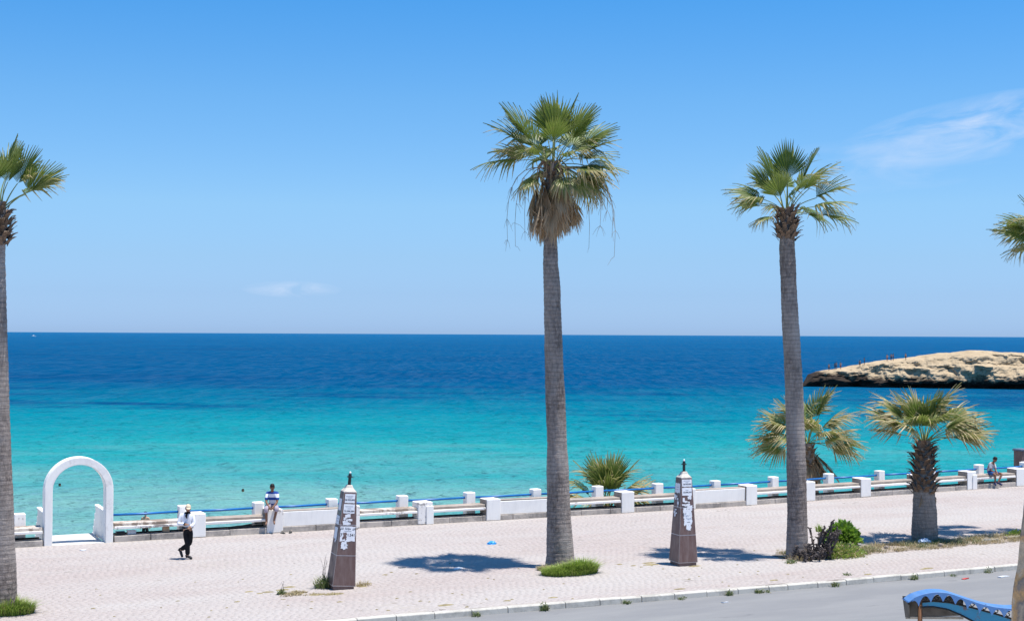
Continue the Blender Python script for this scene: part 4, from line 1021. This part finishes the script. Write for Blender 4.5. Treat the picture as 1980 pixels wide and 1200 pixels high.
mb = MB(); blades(mb, 4.08, 36.78, 1700, .52, .32, .55, rv, .008, .9, .2); stuff('grass', 'green grass at the swollen base near the arch', 'grass', mb, 'grass')
# planted verge under the right-hand palms
soil = MB(); n_ = 70; ring = []
def verge_edge(t, s):   # outline of the verge, t along its length
    u_ = 26.75+11.9*t; c_ = 36.25+.62*t; hw_ = .62+.30*mn.noise(Vector((t*9, s*5, 0)))-.25*max(0, t-.8)
    return u_, c_+s*hw_
top = [verge_edge(i/n_, 1) for i in range(n_+1)]; bot = [verge_edge(i/n_, -1) for i in range(n_+1)]
soil.v = [(x, y, .008) for x, y in bot]+[((a_[0]), (a_[1]+c_[1])/2, .045+.02*mn.noise(Vector((a_[0]*2, 0, 0)))) for a_, c_ in zip(bot, top)]+[(x, y, .008) for x, y in top]
for i in range(n_):
    soil.f += [(i, i+1, n_+2+i, n_+1+i), (n_+1+i, n_+2+i, 2*n_+3+i, 2*n_+2+i)]; soil.mi += [0, 0]
o = soil.build('planter_soil', 'dirt', None, True); tag(o, kind='structure')
def verge_pt(t, s): 
    u_, yb = verge_edge(t, -1); _, yt = verge_edge(t, 1); return u_, yb+(yt-yb)*(s*.5+.5)
mb = MB(); 
for _ in range(420):
    t = rv.random()**.9; x, y = verge_pt(t, rv.uniform(-1.15, 1.1)); blades(mb, x, y, 26, .22, .14, rv.uniform(.12, .32), rv, .006, .8, .35, (.2, 1))
stuff('dry_grass', 'straw-coloured dry grass covering the verge under the short palm', 'grass', mb, 'straw')
mb = MB()
for _ in range(240):
    t = rv.choice([rv.uniform(.02, .32), rv.uniform(.42, .72), rv.uniform(.84, .98)]); x, y = verge_pt(t, rv.uniform(-.7, .8)); blades(mb, x, y, 24, .18, .12, rv.uniform(.12, .26), rv, .009, .9, .15, (0, .8))
stuff('weeds', 'low green weeds mixed into the dry verge grass', 'weeds', mb, 'weed')
def bush(name, label, cat, c, rad, n, size, mat, seed, stems=6, **kw):
    rg2 = random.Random(seed); root = empty(name, (c[0], c[1], 0)); tag(root, label, cat)
    m1 = MB(); leaves(m1, (0, 0, c[2]), n, rad, rg2, size, **kw); m1.build('foliage', mat, root)
    m2 = MB()
    for i in range(stems):
        a = i*2.4; e_ = Vector((math.cos(a)*rad[0]*.7, math.sin(a)*rad[1]*.7, c[2]+rad[2]*.55)); m2.tube([(0, 0, -.03), e_*.45+Vector((0, 0, .05)), e_], [.02, .013, .006], 5)
    m2.build('stem', 'char', root); return root
bush('shrub', 'round bright green leafy shrub behind the charred stump', 'shrub', (30.15, 37.62, .10), (.58, .48, .60), 1500, .17, 'shrub', 3)
bush('weed_bush', 'green and straw-coloured weed bush in front of the round shrub', 'weed bush', (28.55, 35.72, -.04), (.95, .44, .46), 1700, .085, 'grass', 4, inner=.35, dryp=.38)
bush('weed_bush', 'small green weed clump by the white rubble at the far verge end', 'weed bush', (36.9, 36.75, .0), (.40, .26, .26), 700, .06, 'grass', 5, inner=.3)
# charred shrub with stubby pads of dead stems
ds = empty('charred_shrub', (27.38, 35.66, 0)); tag(ds, 'charred dead shrub with knobbly black stems against the palm trunk', 'dead shrub')
rg3 = random.Random(9)
for q in range(34):
    m1 = MB(); a = rg3.uniform(0, 2*math.pi); base_ = Vector((rg3.uniform(-.62, .60), rg3.uniform(-.25, .2), .0))
    hgt_ = rg3.uniform(.22, .55) if q < 20 else rg3.uniform(.8, 1.25)
    if q >= 20: base_ = Vector((rg3.uniform(.15, .55), rg3.uniform(-.15, .15), .0))
    pts = [base_]; d = Vector((rg3.uniform(-.25, .30)+(.15 if q >= 20 else 0), rg3.uniform(-.3, .3), 1)).normalized(); seg = 7
    for s in range(seg): d = (d+Vector((rg3.gauss(.02, .16), rg3.gauss(0, .16), rg3.gauss(0, .1)))).normalized(); pts.append(pts[-1]+d*hgt_/seg)
    m1.tube(pts, [(.038 if q < 20 else .045)*(1+.45*math.sin(s*2.6+q))*(1-.35*s/seg) for s in range(seg+1)], 6)
    for s in range(2, seg+1):
        for _ in range(3):
            e_ = Vector((rg3.gauss(0, 1), rg3.gauss(0, 1), rg3.gauss(.5, .6))).normalized()*rg3.uniform(.05, .14); m1.tube([pts[s], pts[s]+e_*.6, pts[s]+e_], [.022, .024, .010], 5)
    m1.build('stem', 'char', ds)
m1 = MB(); blades(m1, .12, .0, 60, .10, .08, .34, rg3, .012, .5, .1); 
m1.v = [(x+.15, y, z_+.85) for x, y, z_ in m1.v]; m1.build('sprout', 'grass', ds)
# rubble along the planter edges
def stone(name, label, loc, dims, mat, seed, group=None, rz=0, cat='stone'):
    rg4 = random.Random(seed); bm = bmesh.new(); bmesh.ops.create_cube(bm, size=1)
    bmesh.ops.bevel(bm, geom=list(bm.edges), offset=.16, segments=2, affect='EDGES')
    for v_ in bm.verts:
        v_.co = Vector((v_.co.x*dims[0], v_.co.y*dims[1], (v_.co.z+.42)*dims[2]))*(1+.22*mn.noise(v_.co*2.5+Vector((seed, 0, 0))))
    me = bpy.data.meshes.new(name); bm.to_mesh(me); bm.free(); me.materials.append(MAT[mat] if isinstance(mat, str) else mat)
    o = link(name, me); o.location = loc; o.rotation_euler = (0, 0, rz); return tag(o, label, cat, group)
for i, (t, s) in enumerate(((.02, -.9), (.05, -1.0), (.085, -1.0), (.03, -.7), (.35, -.2), (.52, -.75), (.60, .6), (.66, .5), (.74, .2), (.80, -.35), (.93, .3))):
    x, y = verge_pt(t, s); stone('rubble_stone', 'pale rubble stone edging the dry verge', (x, y, 0), (rv.uniform(.14, .30), rv.uniform(.10, .16), rv.uniform(.07, .13)), 'raw', i, 'pale stones edging the verge', rv.uniform(-.6, .6))
for i, (x, y, L) in enumerate(((35.3, 36.35, .62), (36.6, 36.55, .8))):
    stone('broken_kerb_piece', 'long broken concrete edging lying in the dry verge', (x, y, .01), (L, .12, .10), 'kerb', 40+i, 'broken edging pieces in the verge', R(-8+14*i), 'rubble')
stone('planter_stone', 'single block at the left of the bright green grass', (18.93, 36.95, 0), (.30, .12, .10), 'raw', 55, None, .3)
# mats of dry moss and small weeds near the leaning obelisk, along the kerb and on the paving
def patch(mb, cx_, cy_, rx, ry, h, seed):
    n1, n2 = 16, 5; base_ = len(mb.v); mb.v.append((cx_, cy_, h))
    for i in range(1, n2+1):
        for j in range(n1):
            a = 2*math.pi*j/n1; rr = i/n2*(1+.35*mn.noise(Vector((math.cos(a)*1.6, math.sin(a)*1.6, seed))))
            mb.v.append((cx_+rx*rr*math.cos(a), cy_+ry*rr*math.sin(a), max(-.012, h*(1-(i/n2)**2)+.010*mn.noise(Vector((i*1.3, j*1.1, seed)))-(.012 if i == n2 else 0))))
    for j in range(n1): mb.f.append((base_, base_+1+j, base_+1+(j+1) % n1)); mb.mi.append(0)
    for i in range(n2-1):
        for j in range(n1): j2 = (j+1) % n1; a_ = base_+1+i*n1; mb.f.append((a_+j, a_+n1+j, a_+n1+j2, a_+j2)); mb.mi.append(0)
mb = MB()
PT = [(11.2, 36.62, .34, .17), (11.65, 36.2, .26, .10), (11.05, 37.25, .22, .10), (11.35, 37.6, .2, .09), (10.15, 37.35, .16, .06), (10.6, 37.1, .2, .07), (10.35, 37.0, .1, .05), (12.1, 36.1, .34, .10), (13.2, 36.95, .14, .16), (13.45, 37.25, .14, .05), (14.4, 38.4, .10, .05), (15.3, 38.2, .07, .04),
      (22.35, 36.85, .28, .12), (22.45, 37.15, .24, .07), (21.5, 37.3, .12, .05), (21.75, 36.9, .12, .05), (23.4, 36.08, .25, .07), (26.3, 35.35, .12, .05), (11.9, 35.0, .1, .05), (9.5, 36.1, .1, .05), (14.2, 33.5, .25, .08), (15.9, 33.4, .12, .06), (17.2, 33.3, .16, .06), (20.9, 33.0, .2, .07), (24.1, 33.1, .18, .06), (27.2, 32.8, .2, .06), (29.5, 32.9, .3, .07)]
rq = random.Random(12)
for _ in range(70):
    u_ = rq.uniform(5, 30); PT.append((u_, KV(u_)+.35+rq.random()**1.5*7, rq.uniform(.025, .07), rq.uniform(.02, .035)))
for i, (x, y, rx, ry) in enumerate(PT):
    if y > KV(x)+.2: patch(mb, x, y, rx, ry, .014+.05*min(rx, .3), i*3.3)
stuff('dry_moss', 'yellow-brown mats of dry moss scattered over the paving', 'moss', mb, 'moss')
mb = MB()
for x, y, n2, h in ((11.25, 36.65, 240, .12), (11.0, 36.35, 120, .14), (11.6, 36.25, 110, .08), (12.05, 36.1, 90, .08), (13.2, 37.0, 100, .22)): blades(mb, x, y, n2, .30, .14, h, rv, .007, .8, .4, (.3, 1))
stuff('dry_grass', 'ragged dry grass strewn in front of the leaning obelisk', 'grass', mb, 'straw')
def weed(loc, h, n, label, group, seed, spread=.16, stalks=0):
    rg5 = random.Random(seed); root = empty('weed', loc); tag(root, label, 'weed', group)
    m1 = MB(); blades(m1, 0, 0, n, spread, spread*.7, h, rg5, .010, .9, .15, (0, 1)); leaves(m1, (0, 0, 0), n, (spread, spread*.8, h*.7), rg5, .05, inner=.2); m1.build('leaves', 'weed', root)
    if stalks:
        m2 = MB()
        for _ in range(stalks): m2.tube([(0, 0, 0), (rg5.uniform(-.08, .08), 0, h*.8), (rg5.uniform(-.14, .14), rg5.uniform(-.05, .05), h*rg5.uniform(1.3, 1.8))], [.006, .005, .003], 4)
        m2.build('stalk', 'char', root)
weed((12.18, 37.12, 0), .52, 170, 'tall green and yellow weed leaning on the foot of the obelisk', None, 1, .26, 5)
weed((10.85, 36.65, 0), .20, 60, 'dark green seedling weed with thin stalks on the paving', None, 2, .12, 3)
for i, (u_, h, n2) in enumerate(((14.65, .20, 34), (16.55, .34, 60), (18.95, .16, 30), (20.6, .12, 16), (22.1, .22, 44), (23.05, .16, 40), (23.25, .12, 16), (25.6, .26, 44), (28.45, .30, 40), (29.9, .12, 14), (31.3, .28, 26))):
    weed((u_, KV(u_)-.06-(.02 if i % 3 else .06), -.15), h*.75+.04, n2, 'small green weed sprouting from the kerb joint', 'weeds along the kerb', 100+i, .11)
weed((26.4, 35.4, 0), .16, 50, 'little green weed on the paving by the charred stump', None, 31, .2)
weed((26.55, 32.95, 0), .10, 26, 'flat weed just behind the kerb facing the palms', None, 32, .16)

# ================================================================ litter and things left lying about
def crumple(name, label, loc, dims, material, seed, cat):
    bm = bmesh.new(); bmesh.ops.create_icosphere(bm, subdivisions=3, radius=1)
    for v_ in bm.verts:
        d = v_.co.normalized(); q = 1+.38*mn.noise(d*2.3+Vector((seed, 0, 0)))+.22*mn.noise(d*6+Vector((0, seed, 0)))
        v_.co = Vector((d.x*dims[0]*q, d.y*dims[1]*q, max(-.1, d.z)*dims[2]*q))
    me = bpy.data.meshes.new(name); bm.to_mesh(me); bm.free(); me.materials.append(material); o = link(name, me); o.location = loc
    return tag(o, label, cat)
BLUEP = plain('blue_plastic', (.03, .30, .66), .35, .15, 15, .2, .004, .5); PALEB = plain('pale_blue_plastic', (.45, .55, .68), .35, .2, 15, .2, .004, .5)
WHP = plain('white_plastic', (.72, .72, .72), .4, .1, 15, .2, .004, .5)
crumple('plastic_bag', 'crumpled bright blue plastic bag on the open paving', (19.72, 42.6, .0), (.16, .12, .10), BLUEP, 3, 'plastic bag')
crumple('plastic_bag', 'pale blue plastic bag lying at the foot of the stubby palm', (32.85, 36.78, .03), (.26, .16, .16), PALEB, 5, 'plastic bag')
crumple('plastic_bag', 'white plastic wrapper in the grass at the end of the verge', (37.4, 36.85, .03), (.24, .10, .09), WHP, 8, 'plastic bag')
def flat_litter(label, loc, a_, b_, rz, material, seed):
    rg6 = random.Random(seed); m1 = MB(); pts = [(-a_, -b_), (-.2*a_, -b_*1.1), (a_, -b_*.8), (a_*.9, b_), (0, b_*.8), (-a_*1.05, b_*.9)]
    m1.v = [(x, y, .004+rg6.uniform(0, .03)) for x, y in pts]+[(x, y, .0) for x, y in pts]; m1.f = [(0, 1, 4, 5), (1, 2, 3, 4)]+[(q, 6+q, 6+(q+1) % 6, (q+1) % 6) for q in range(6)]; m1.mi = [0]*8
    o = m1.build('paper_scrap', material); o.location = loc; o.rotation_euler = (0, 0, rz); return tag(o, label, 'litter')
flat_litter('red flattened packet in the gutter by the kerb', (29.9, 31.75, -.146), .14, .05, .3, plain('red_card', (.5, .06, .05), .6, .1, 9, 0), 1)
flat_litter('white flattened carton in the gutter past the red packet', (31.2, 31.55, -.146), .24, .06, .2, WHP, 2)
flat_litter('white scrap of paper lying in the palm shadow', (16.75, 38.55, .0), .16, .09, .5, WHP, 3)
flat_litter('dark scrap in the tip of the palm shadow', (15.3, 39.35, .0), .10, .06, .1, MAT['dark'], 4)
flat_litter('pale scrap on the road below the kerb weeds', (21.4, 31.55, -.146), .10, .05, .2, WHP, 6)
flat_litter('white paper scrap blown onto the promenade near the arch', (7.3, 46.55, .0), .10, .06, .6, WHP, 5)
for i, (x, y, rz) in enumerate(((14.15, 47.72, .2), (14.42, 47.74, -.5))):     # sandals
    root = empty('sandal', (x, y, 0), rz); tag(root, 'dark sandal left on the paving below the seated barefoot man', 'sandal', 'pair of sandals')
    m1 = MB(); prof = [(-.12, .032), (-.06, .034), (.0, .036), (.06, .046), (.11, .042), (.135, .02)]
    m1.v = [(s_*w_, y_, z_) for z_ in (0, .028) for y_, w_ in prof for s_ in (-1, 1)]; q_ = len(prof)
    for j in range(q_-1):
        a_ = 2*j; m1.f += [(a_, a_+2, a_+3, a_+1), (2*q_+a_, 2*q_+a_+1, 2*q_+a_+3, 2*q_+a_+2), (a_, 2*q_+a_, 2*q_+a_+2, a_+2), (a_+1, a_+3, 2*q_+a_+3, 2*q_+a_+1)]
    m1.mi = [0]*len(m1.f); m1.build('sole', 'dark', root)
    m1 = MB(); m1.tube([(-.045, .05, .02), (-.03, .05, .07), (.0, .045, .085), (.03, .05, .07), (.045, .05, .02)], .022, 6); m1.build('strap', 'raw', root)
def boxthing(name, label, cat, x0, x1, y0, y1, z0, z1, material):
    o = bbox(name, -(x1-x0)/2, (x1-x0)/2, -(y1-y0)/2, (y1-y0)/2, 0, z1-z0, material, None, .015, .006); o.location = ((x0+x1)/2, (y0+y1)/2, z0); tag(o, label, cat)
    l = bbox('lid', -(x1-x0)/2-.008, (x1-x0)/2+.008, -(y1-y0)/2-.008, (y1-y0)/2+.008, z1-z0+.002, z1-z0+.02, material, o, .006, .002); return o
boxthing('foam_box', 'small white foam box tucked under the bench beside the arch', 'box', 8.98, 9.26, 48.20, 48.40, .195, .30, WHP)
boxthing('black_case', 'black case under the bench against the arch pillar', 'case', 8.62, 8.90, 48.20, 48.40, .195, .28, MAT['dark'])
boxthing('beige_box', 'beige box under the bench behind the walking man', 'box', 10.16, 10.38, 48.25, 48.42, .195, .36, plain('beige_card', (.55, .38, .24), .8))
# branch lying under the broken bench
m1 = MB(); m1.tube([(12.35, 48.16, .235), (12.7, 48.2, .25), (13.1, 48.2, .26), (13.55, 48.22, .25)], [.04, .05, .045, .03], 7); m1.tube([(12.75, 48.2, .27), (13.2, 48.12, .34), (13.6, 48.1, .36)], [.022, .02, .012], 6)
tag(m1.build('driftwood', 'dark', None, True), 'dark piece of wood under the bench next to the barefoot man', 'wood')

# brown pillar beyond the last post
root = empty('brown_pillar', (51.75, 51.2, -.8)); tag(root, 'brown square pillar with blue-grey cap behind the far end of the wall', 'pillar')
bbox('shaft', -.26, .26, -.26, .26, 0, 2.22, 'granite', root, .02, .006); bbox('cap', -.30, .30, -.30, .30, 2.225, 2.33, plain('slate_cap', (.10, .14, .20), .6), root, .02, .006)
bbox('notice', -.30+.02, -.10, -.272, -.264, 1.5, 1.75, 'paper', root, 0, 0)

# ================================================================ shelter with blue sheet roof
DS = 22.5
sh = empty('street_shelter', CF*DS+CR*6.5+Vector((0, 0, -.004)), -TH); tag(sh, 'street shelter with curved blue sheet roof, scalloped edge and rusty post', 'shelter')
k = M('blue_sheet', .6, .3); p = k.obj
k.set('Base Color', k.mix(k.ramp(k.noise(p, 9, 5, .7), [(.5, 0), (.75, .5)]), k.mix(k.noise(k.map(p, (3, .6, 3)), 3, 4), (.06, .16, .38), (.11, .25, .50)), (.20, .27, .36))); BSHEET = k.m
k = M('blue_steel', .45, .4); p = k.obj
c = k.mix(k.ramp(k.noise(k.map(p, (1, 1, .6)), 6.5, 6, .7), [(.55, 0), (.66, 1)]), (.022, .20, .33), (.14, .06, .025)); c = k.mix(k.ramp(k.noise(k.map(p, (6, 6, 1)), 3, 4), [(.5, 0), (.8, .5)]), c, (.02, .16, .28))
k.set('Base Color', c); BSTEEL = k.m
RUST = plain('rusty_steel', (.14, .065, .03), .85, .6, 9, .5, .004); DKW = plain('weathered_board', (.10, .085, .07), .85, .3, 6, .3, .004); IRON = plain('black_iron', (.012, .011, .010), .6, .2, 9, 0)
TRIM = plain('pale_trim', (.36, .31, .25), .8, .2, 6, .2)
RX = [-.31, -.26, -.18, .0, .12, .24, .34, .45, .66, .86, 1.07, 1.3, 1.6, 1.9]; RZ = [2.74, 2.80, 2.85, 2.905, 2.92, 2.92, 2.905, 2.87, 2.80, 2.735, 2.69, 2.67, 2.68, 2.72]
rx = np.linspace(-.31, 1.9, 90); rz_ = np.interp(rx, RX, RZ); rz_ = np.convolve(np.pad(rz_, 3, 'edge'), np.ones(7)/7, 'valid')
m1 = MB(); Y0, Y1 = -.26, .08; ny = 8
for j in range(ny+1):
    y = Y0+(Y1-Y0)*j/ny
    for x, z in zip(rx, rz_): m1.v.append((x, y, z+.006*math.sin(j*2.1)))
nx = len(rx)
for j in range(ny):
    for i in range(nx-1): m1.f.append((j*nx+i, j*nx+i+1, (j+1)*nx+i+1, (j+1)*nx+i)); m1.mi.append(0)
me = m1.mesh('roof_sheet', BSHEET, True); ro = link('roof_sheet', me, sh); sm = ro.modifiers.new('thick', 'SOLIDIFY'); sm.thickness = .012
def scallop(y, a0, a1, drop, name, material, period=.19):
    m2 = MB(); xs = np.linspace(a0, a1, 150); zt = np.interp(xs, rx, rz_)
    for x, z in zip(xs, zt):
        ph = ((x+.33) % period)/period; dpt = drop*(.10+.90*(1-abs(math.sin(math.pi*ph))**.7))
        for yy in (y, y+.010): m2.v += [(x, yy, z-.002), (x, yy, z-.012-dpt)]
    for i in range(len(xs)-1):
        a_ = 4*i; m2.f += [(a_, a_+1, a_+5, a_+4), (a_+2, a_+6, a_+7, a_+3), (a_+1, a_+3, a_+7, a_+5)]; m2.mi += [0]*3
    return m2.build(name, material, sh)
scallop(Y0-.012, -.24, 1.9, .15, 'valance', BSHEET)
m1 = MB(); m1.v = [(x, y, z) for y in (Y1-.02, Y1) for x, z in ((-.30, 2.80), (.66, 2.80), (.66, 2.50), (-.24, 2.47))]; m1.f = [(0, 1, 2, 3), (7, 6, 5, 4), (3, 2, 6, 7), (0, 3, 7, 4)]; m1.mi = [0]*4
m1.build('back_board', DKW, sh)
bbox('back_trim', -.25, .66, Y1-.03, Y1+.01, 2.445, 2.482, TRIM, sh, .004, .002)
m1 = MB(); m1.v = [(-.30, Y0, 2.73), (-.30, Y1, 2.80), (-.255, Y1, 2.47), (-.255, Y0+.10, 2.50), (-.285, Y0, 2.73), (-.285, Y1, 2.79), (-.24, Y1, 2.47), (-.24, Y0+.10, 2.50)]; m1.f = [(0, 1, 2, 3), (7, 6, 5, 4), (0, 3, 7, 4), (3, 2, 6, 7)]; m1.mi = [0]*4
m1.build('end_board', DKW, sh)
# tapered arched beam
bx_ = np.linspace(-.10, 1.9, 40); tp = np.interp(bx_, [-.10, .1, .35, .7, 1.1, 1.45, 1.9], [2.755, 2.775, 2.755, 2.68, 2.575, 2.47, 2.30]); bt = np.interp(bx_, [-.10, .1, .33, .55, .75, .95, 1.2, 1.5, 1.9], [2.69, 2.70, 2.66, 2.57, 2.465, 2.36, 2.20, 1.98, 1.65])
m1 = MB()
for x, a_, c_ in zip(bx_, tp, bt): m1.v += [(x, -.20, a_), (x, -.20, c_), (x, -.14, a_), (x, -.14, c_)]
for i in range(39):
    a_ = 4*i; m1.f += [(a_, a_+1, a_+5, a_+4), (a_+2, a_+6, a_+7, a_+3), (a_, a_+4, a_+6, a_+2), (a_+1, a_+3, a_+7, a_+5)]; m1.mi += [0]*4
beam = m1.build('arched_beam', BSTEEL, sh)
for off, arr, nm in ((.0, tp, 'top_flange'), (-.016, bt, 'bottom_flange')):
    m2 = MB(); m2.tube([(x, -.20, z+off) for x, z in zip(bx_, arr)], .016, 6); m2.build(nm, IRON, beam)
for i, x in enumerate(np.arange(-.02, 1.7, .185)):          # iron curls between beam and valance
    z0 = float(np.interp(x, bx_, tp)); ztop = float(np.interp(x, rx, rz_))-.05; g = max(.05, ztop-z0); m2 = MB(); pts = []
    for t in range(22):
        a_ = t/21*4.6*math.pi/2; r_ = .05*(1-t/27); pts.append((x+r_*math.cos(a_+1), -.215, z0+.055+r_*math.sin(a_+1)*.95))
    m2.tube(pts, .008, 5); m2.tube([(x-.09, -.215, z0+.02), (x-.02, -.215, z0+.09), (x+.03, -.215, z0+g*.95)], .008, 5); m2.build('iron_curl', IRON, sh)
m2 = MB(); m2.tube([(-.10, -.20, -.01), (-.10, -.20, 2.80)], .036, 12); m2.build('post', RUST, sh, True)
m2 = MB(); m2.tube([(1.62, -.17, -.01), (1.62, -.17, 2.3)], .06, 12); m2.build('post', BSTEEL, sh, True)
m2 = MB(); m2.tube([(-.10, -.20, 2.78), (-.10, .34, 2.78)], .02, 8); m2.build('cross_rail', RUST, sh, True)

# ================================================================ street tree trunk by the shelter
k = M('mottled_bark', .9, .15); p = k.pos
v1 = k.vor(k.map(p, (3.4, 3.4, 1.9)), 1.0); nz = k.noise(p, 3.2, 5, .6)
c = k.ramp(k.math('ADD', k.math('MULTIPLY', v1, .6), k.math('MULTIPLY', nz, .6)), [(.34, (.50, .37, .25)), (.46, (.58, .43, .29)), (.55, (.52, .30, .13)), (.62, (.24, .19, .16)), (.70, (.45, .34, .24)), (.84, (.20, .165, .14))])
k.set('Base Color', k.mix(k.ramp(k.noise(p, 22, 4, .7), [(.4, 0), (.7, .4)]), c, (.20, .15, .11))); bb = k.bump(k.math('ADD', v1, nz), 1.0, .05); k.bump(k.noise(p, 30, 4), .4, .01, bb); MAT['bark'] = k.m
tb = CF*16+CR*5.78
st_ = empty('street_tree', (tb.x, tb.y, -.004)); tag(st_, 'thick mottled brown tree trunk standing beside the blue shelter', 'tree')
def limb(pts, rads, name, seed, ns=22):
    mb = MB(); pts = [Vector(q) for q in pts]; sub = []
    for i in range(len(pts)-1):
        for t in range(12): f = t/12; sub.append((pts[i].lerp(pts[i+1], f), rads[i]+(rads[i+1]-rads[i])*f))
    sub.append((pts[-1], rads[-1])); 
    for q, r in sub:
        for j in range(ns):
            a = 2*math.pi*j/ns; d = Vector((math.cos(a), math.sin(a), 0)); rr = r*(1+.16*mn.noise(d*1.6+Vector((seed, 0, q.z*1.1)))+.07*mn.noise(d*4+Vector((0, seed, q.z*4))))
            mb.v.append(tuple(q+d*rr))
    for i in range(len(sub)-1):
        for j in range(ns): j2 = (j+1) % ns; mb.f.append((i*ns+j, i*ns+j2, (i+1)*ns+j2, (i+1)*ns+j)); mb.mi.append(0)
    mb.f.append(tuple((len(sub)-1)*ns+j for j in range(ns))); mb.mi.append(0)
    return mb.build(name, 'bark', st_, True)
limb([(0, 0, -.1), CR*.06+UP*1.5, CR*.14+UP*3.2, CR*.26+UP*4.4, CR*.42+UP*5.6, CR*.8+UP*7.0], [.42, .35, .335, .335, .30, .24], 'trunk', 4)
limb([CR*.7+UP*6.6, CR*2.4+UP*7.8, CR*4.6+UP*9.0], [.16, .12, .06], 'branch', 6); limb([CR*.8+UP*6.95, CR*1.9+CF*-.4+UP*8.0, CR*3.8+CF*-.9+UP*9.2], [.18, .12, .05], 'branch', 8)
m1 = MB(); rg7 = random.Random(5)
for _ in range(40):
    c_ = CR*rg7.uniform(3.6, 6.0)+CF*rg7.uniform(-1.6, .2)+UP*rg7.uniform(8.2, 10.2); leaves(m1, c_, 60, (.5, .5, .4), rg7, .12, inner=.1)
m1.build('crown', 'weed', st_)

# ================================================================ out at sea
PX = lambda d, r_, z: CF*d+CR*r_+Vector((0, 0, z))
bo = empty('motor_boat', PX(3450, -1160, -4.4), R(20)); tag(bo, 'small white motor boat far out near the horizon', 'boat')
m1 = MB(); hullp = [(-6, 1.7), (-3, 2.0), (1, 2.0), (4, 1.4), (6.5, .1)]
for z_, f in ((-.3, .8), (1.6, 1.0)):
    for x, w_ in hullp: m1.v += [(x*(1 if z_ > 0 else .93), -w_*f, z_+(.25*max(0, x)/6.5 if z_ > 0 else 0)), (x*(1 if z_ > 0 else .93), w_*f, z_+(.25*max(0, x)/6.5 if z_ > 0 else 0))]
for i in range(4):
    a_ = 2*i; m1.f += [(a_, a_+2, 12+a_-2+2-2, 10+a_), (a_+1, 11+a_, 13+a_, a_+3), (10+a_, 12+a_, 13+a_, 11+a_)]
m1.f = [f for f in m1.f]; m1.f = []
for i in range(4):
    a_ = 2*i; m1.f += [(a_, a_+2, a_+12, a_+10), (a_+1, a_+11, a_+13, a_+3), (a_+10, a_+12, a_+13, a_+11), (a_, a_+1, a_+3, a_+2)]
m1.f += [(0, 10, 11, 1), (8, 9, 19, 18)]; m1.mi = [0]*len(m1.f); m1.build('hull', WHP, bo)
bbox('cabin', -2.5, 1.5, -1.3, 1.3, 1.6, 3.4, WHP, bo, .1, 0); bbox('windscreen', 1.52, 1.6, -1.1, 1.1, 2.4, 3.2, MAT['dark'], bo, 0, 0)
m1 = MB(); m1.tube([(-1, 0, 3.4), (-1, 0, 5.4)], .08, 6); m1.build('mast', WHP, bo)
src = made[0]
for d, r_, lab in ((104.5, -33.1, 'swimmer with only the head above water beyond the arch'), (101.5, -19.1, 'swimmer with only the head above water behind the striped-shirt man')):
    r2 = src.copy(); COL.objects.link(r2); r2.location = PX(d, r_, -4.4-1.42); r2.rotation_euler = (0, 0, 1.0); r2['label'] = lab; del r2['group']
    for ch in src.children:
        c_ = ch.copy(); COL.objects.link(c_); c_.parent = r2
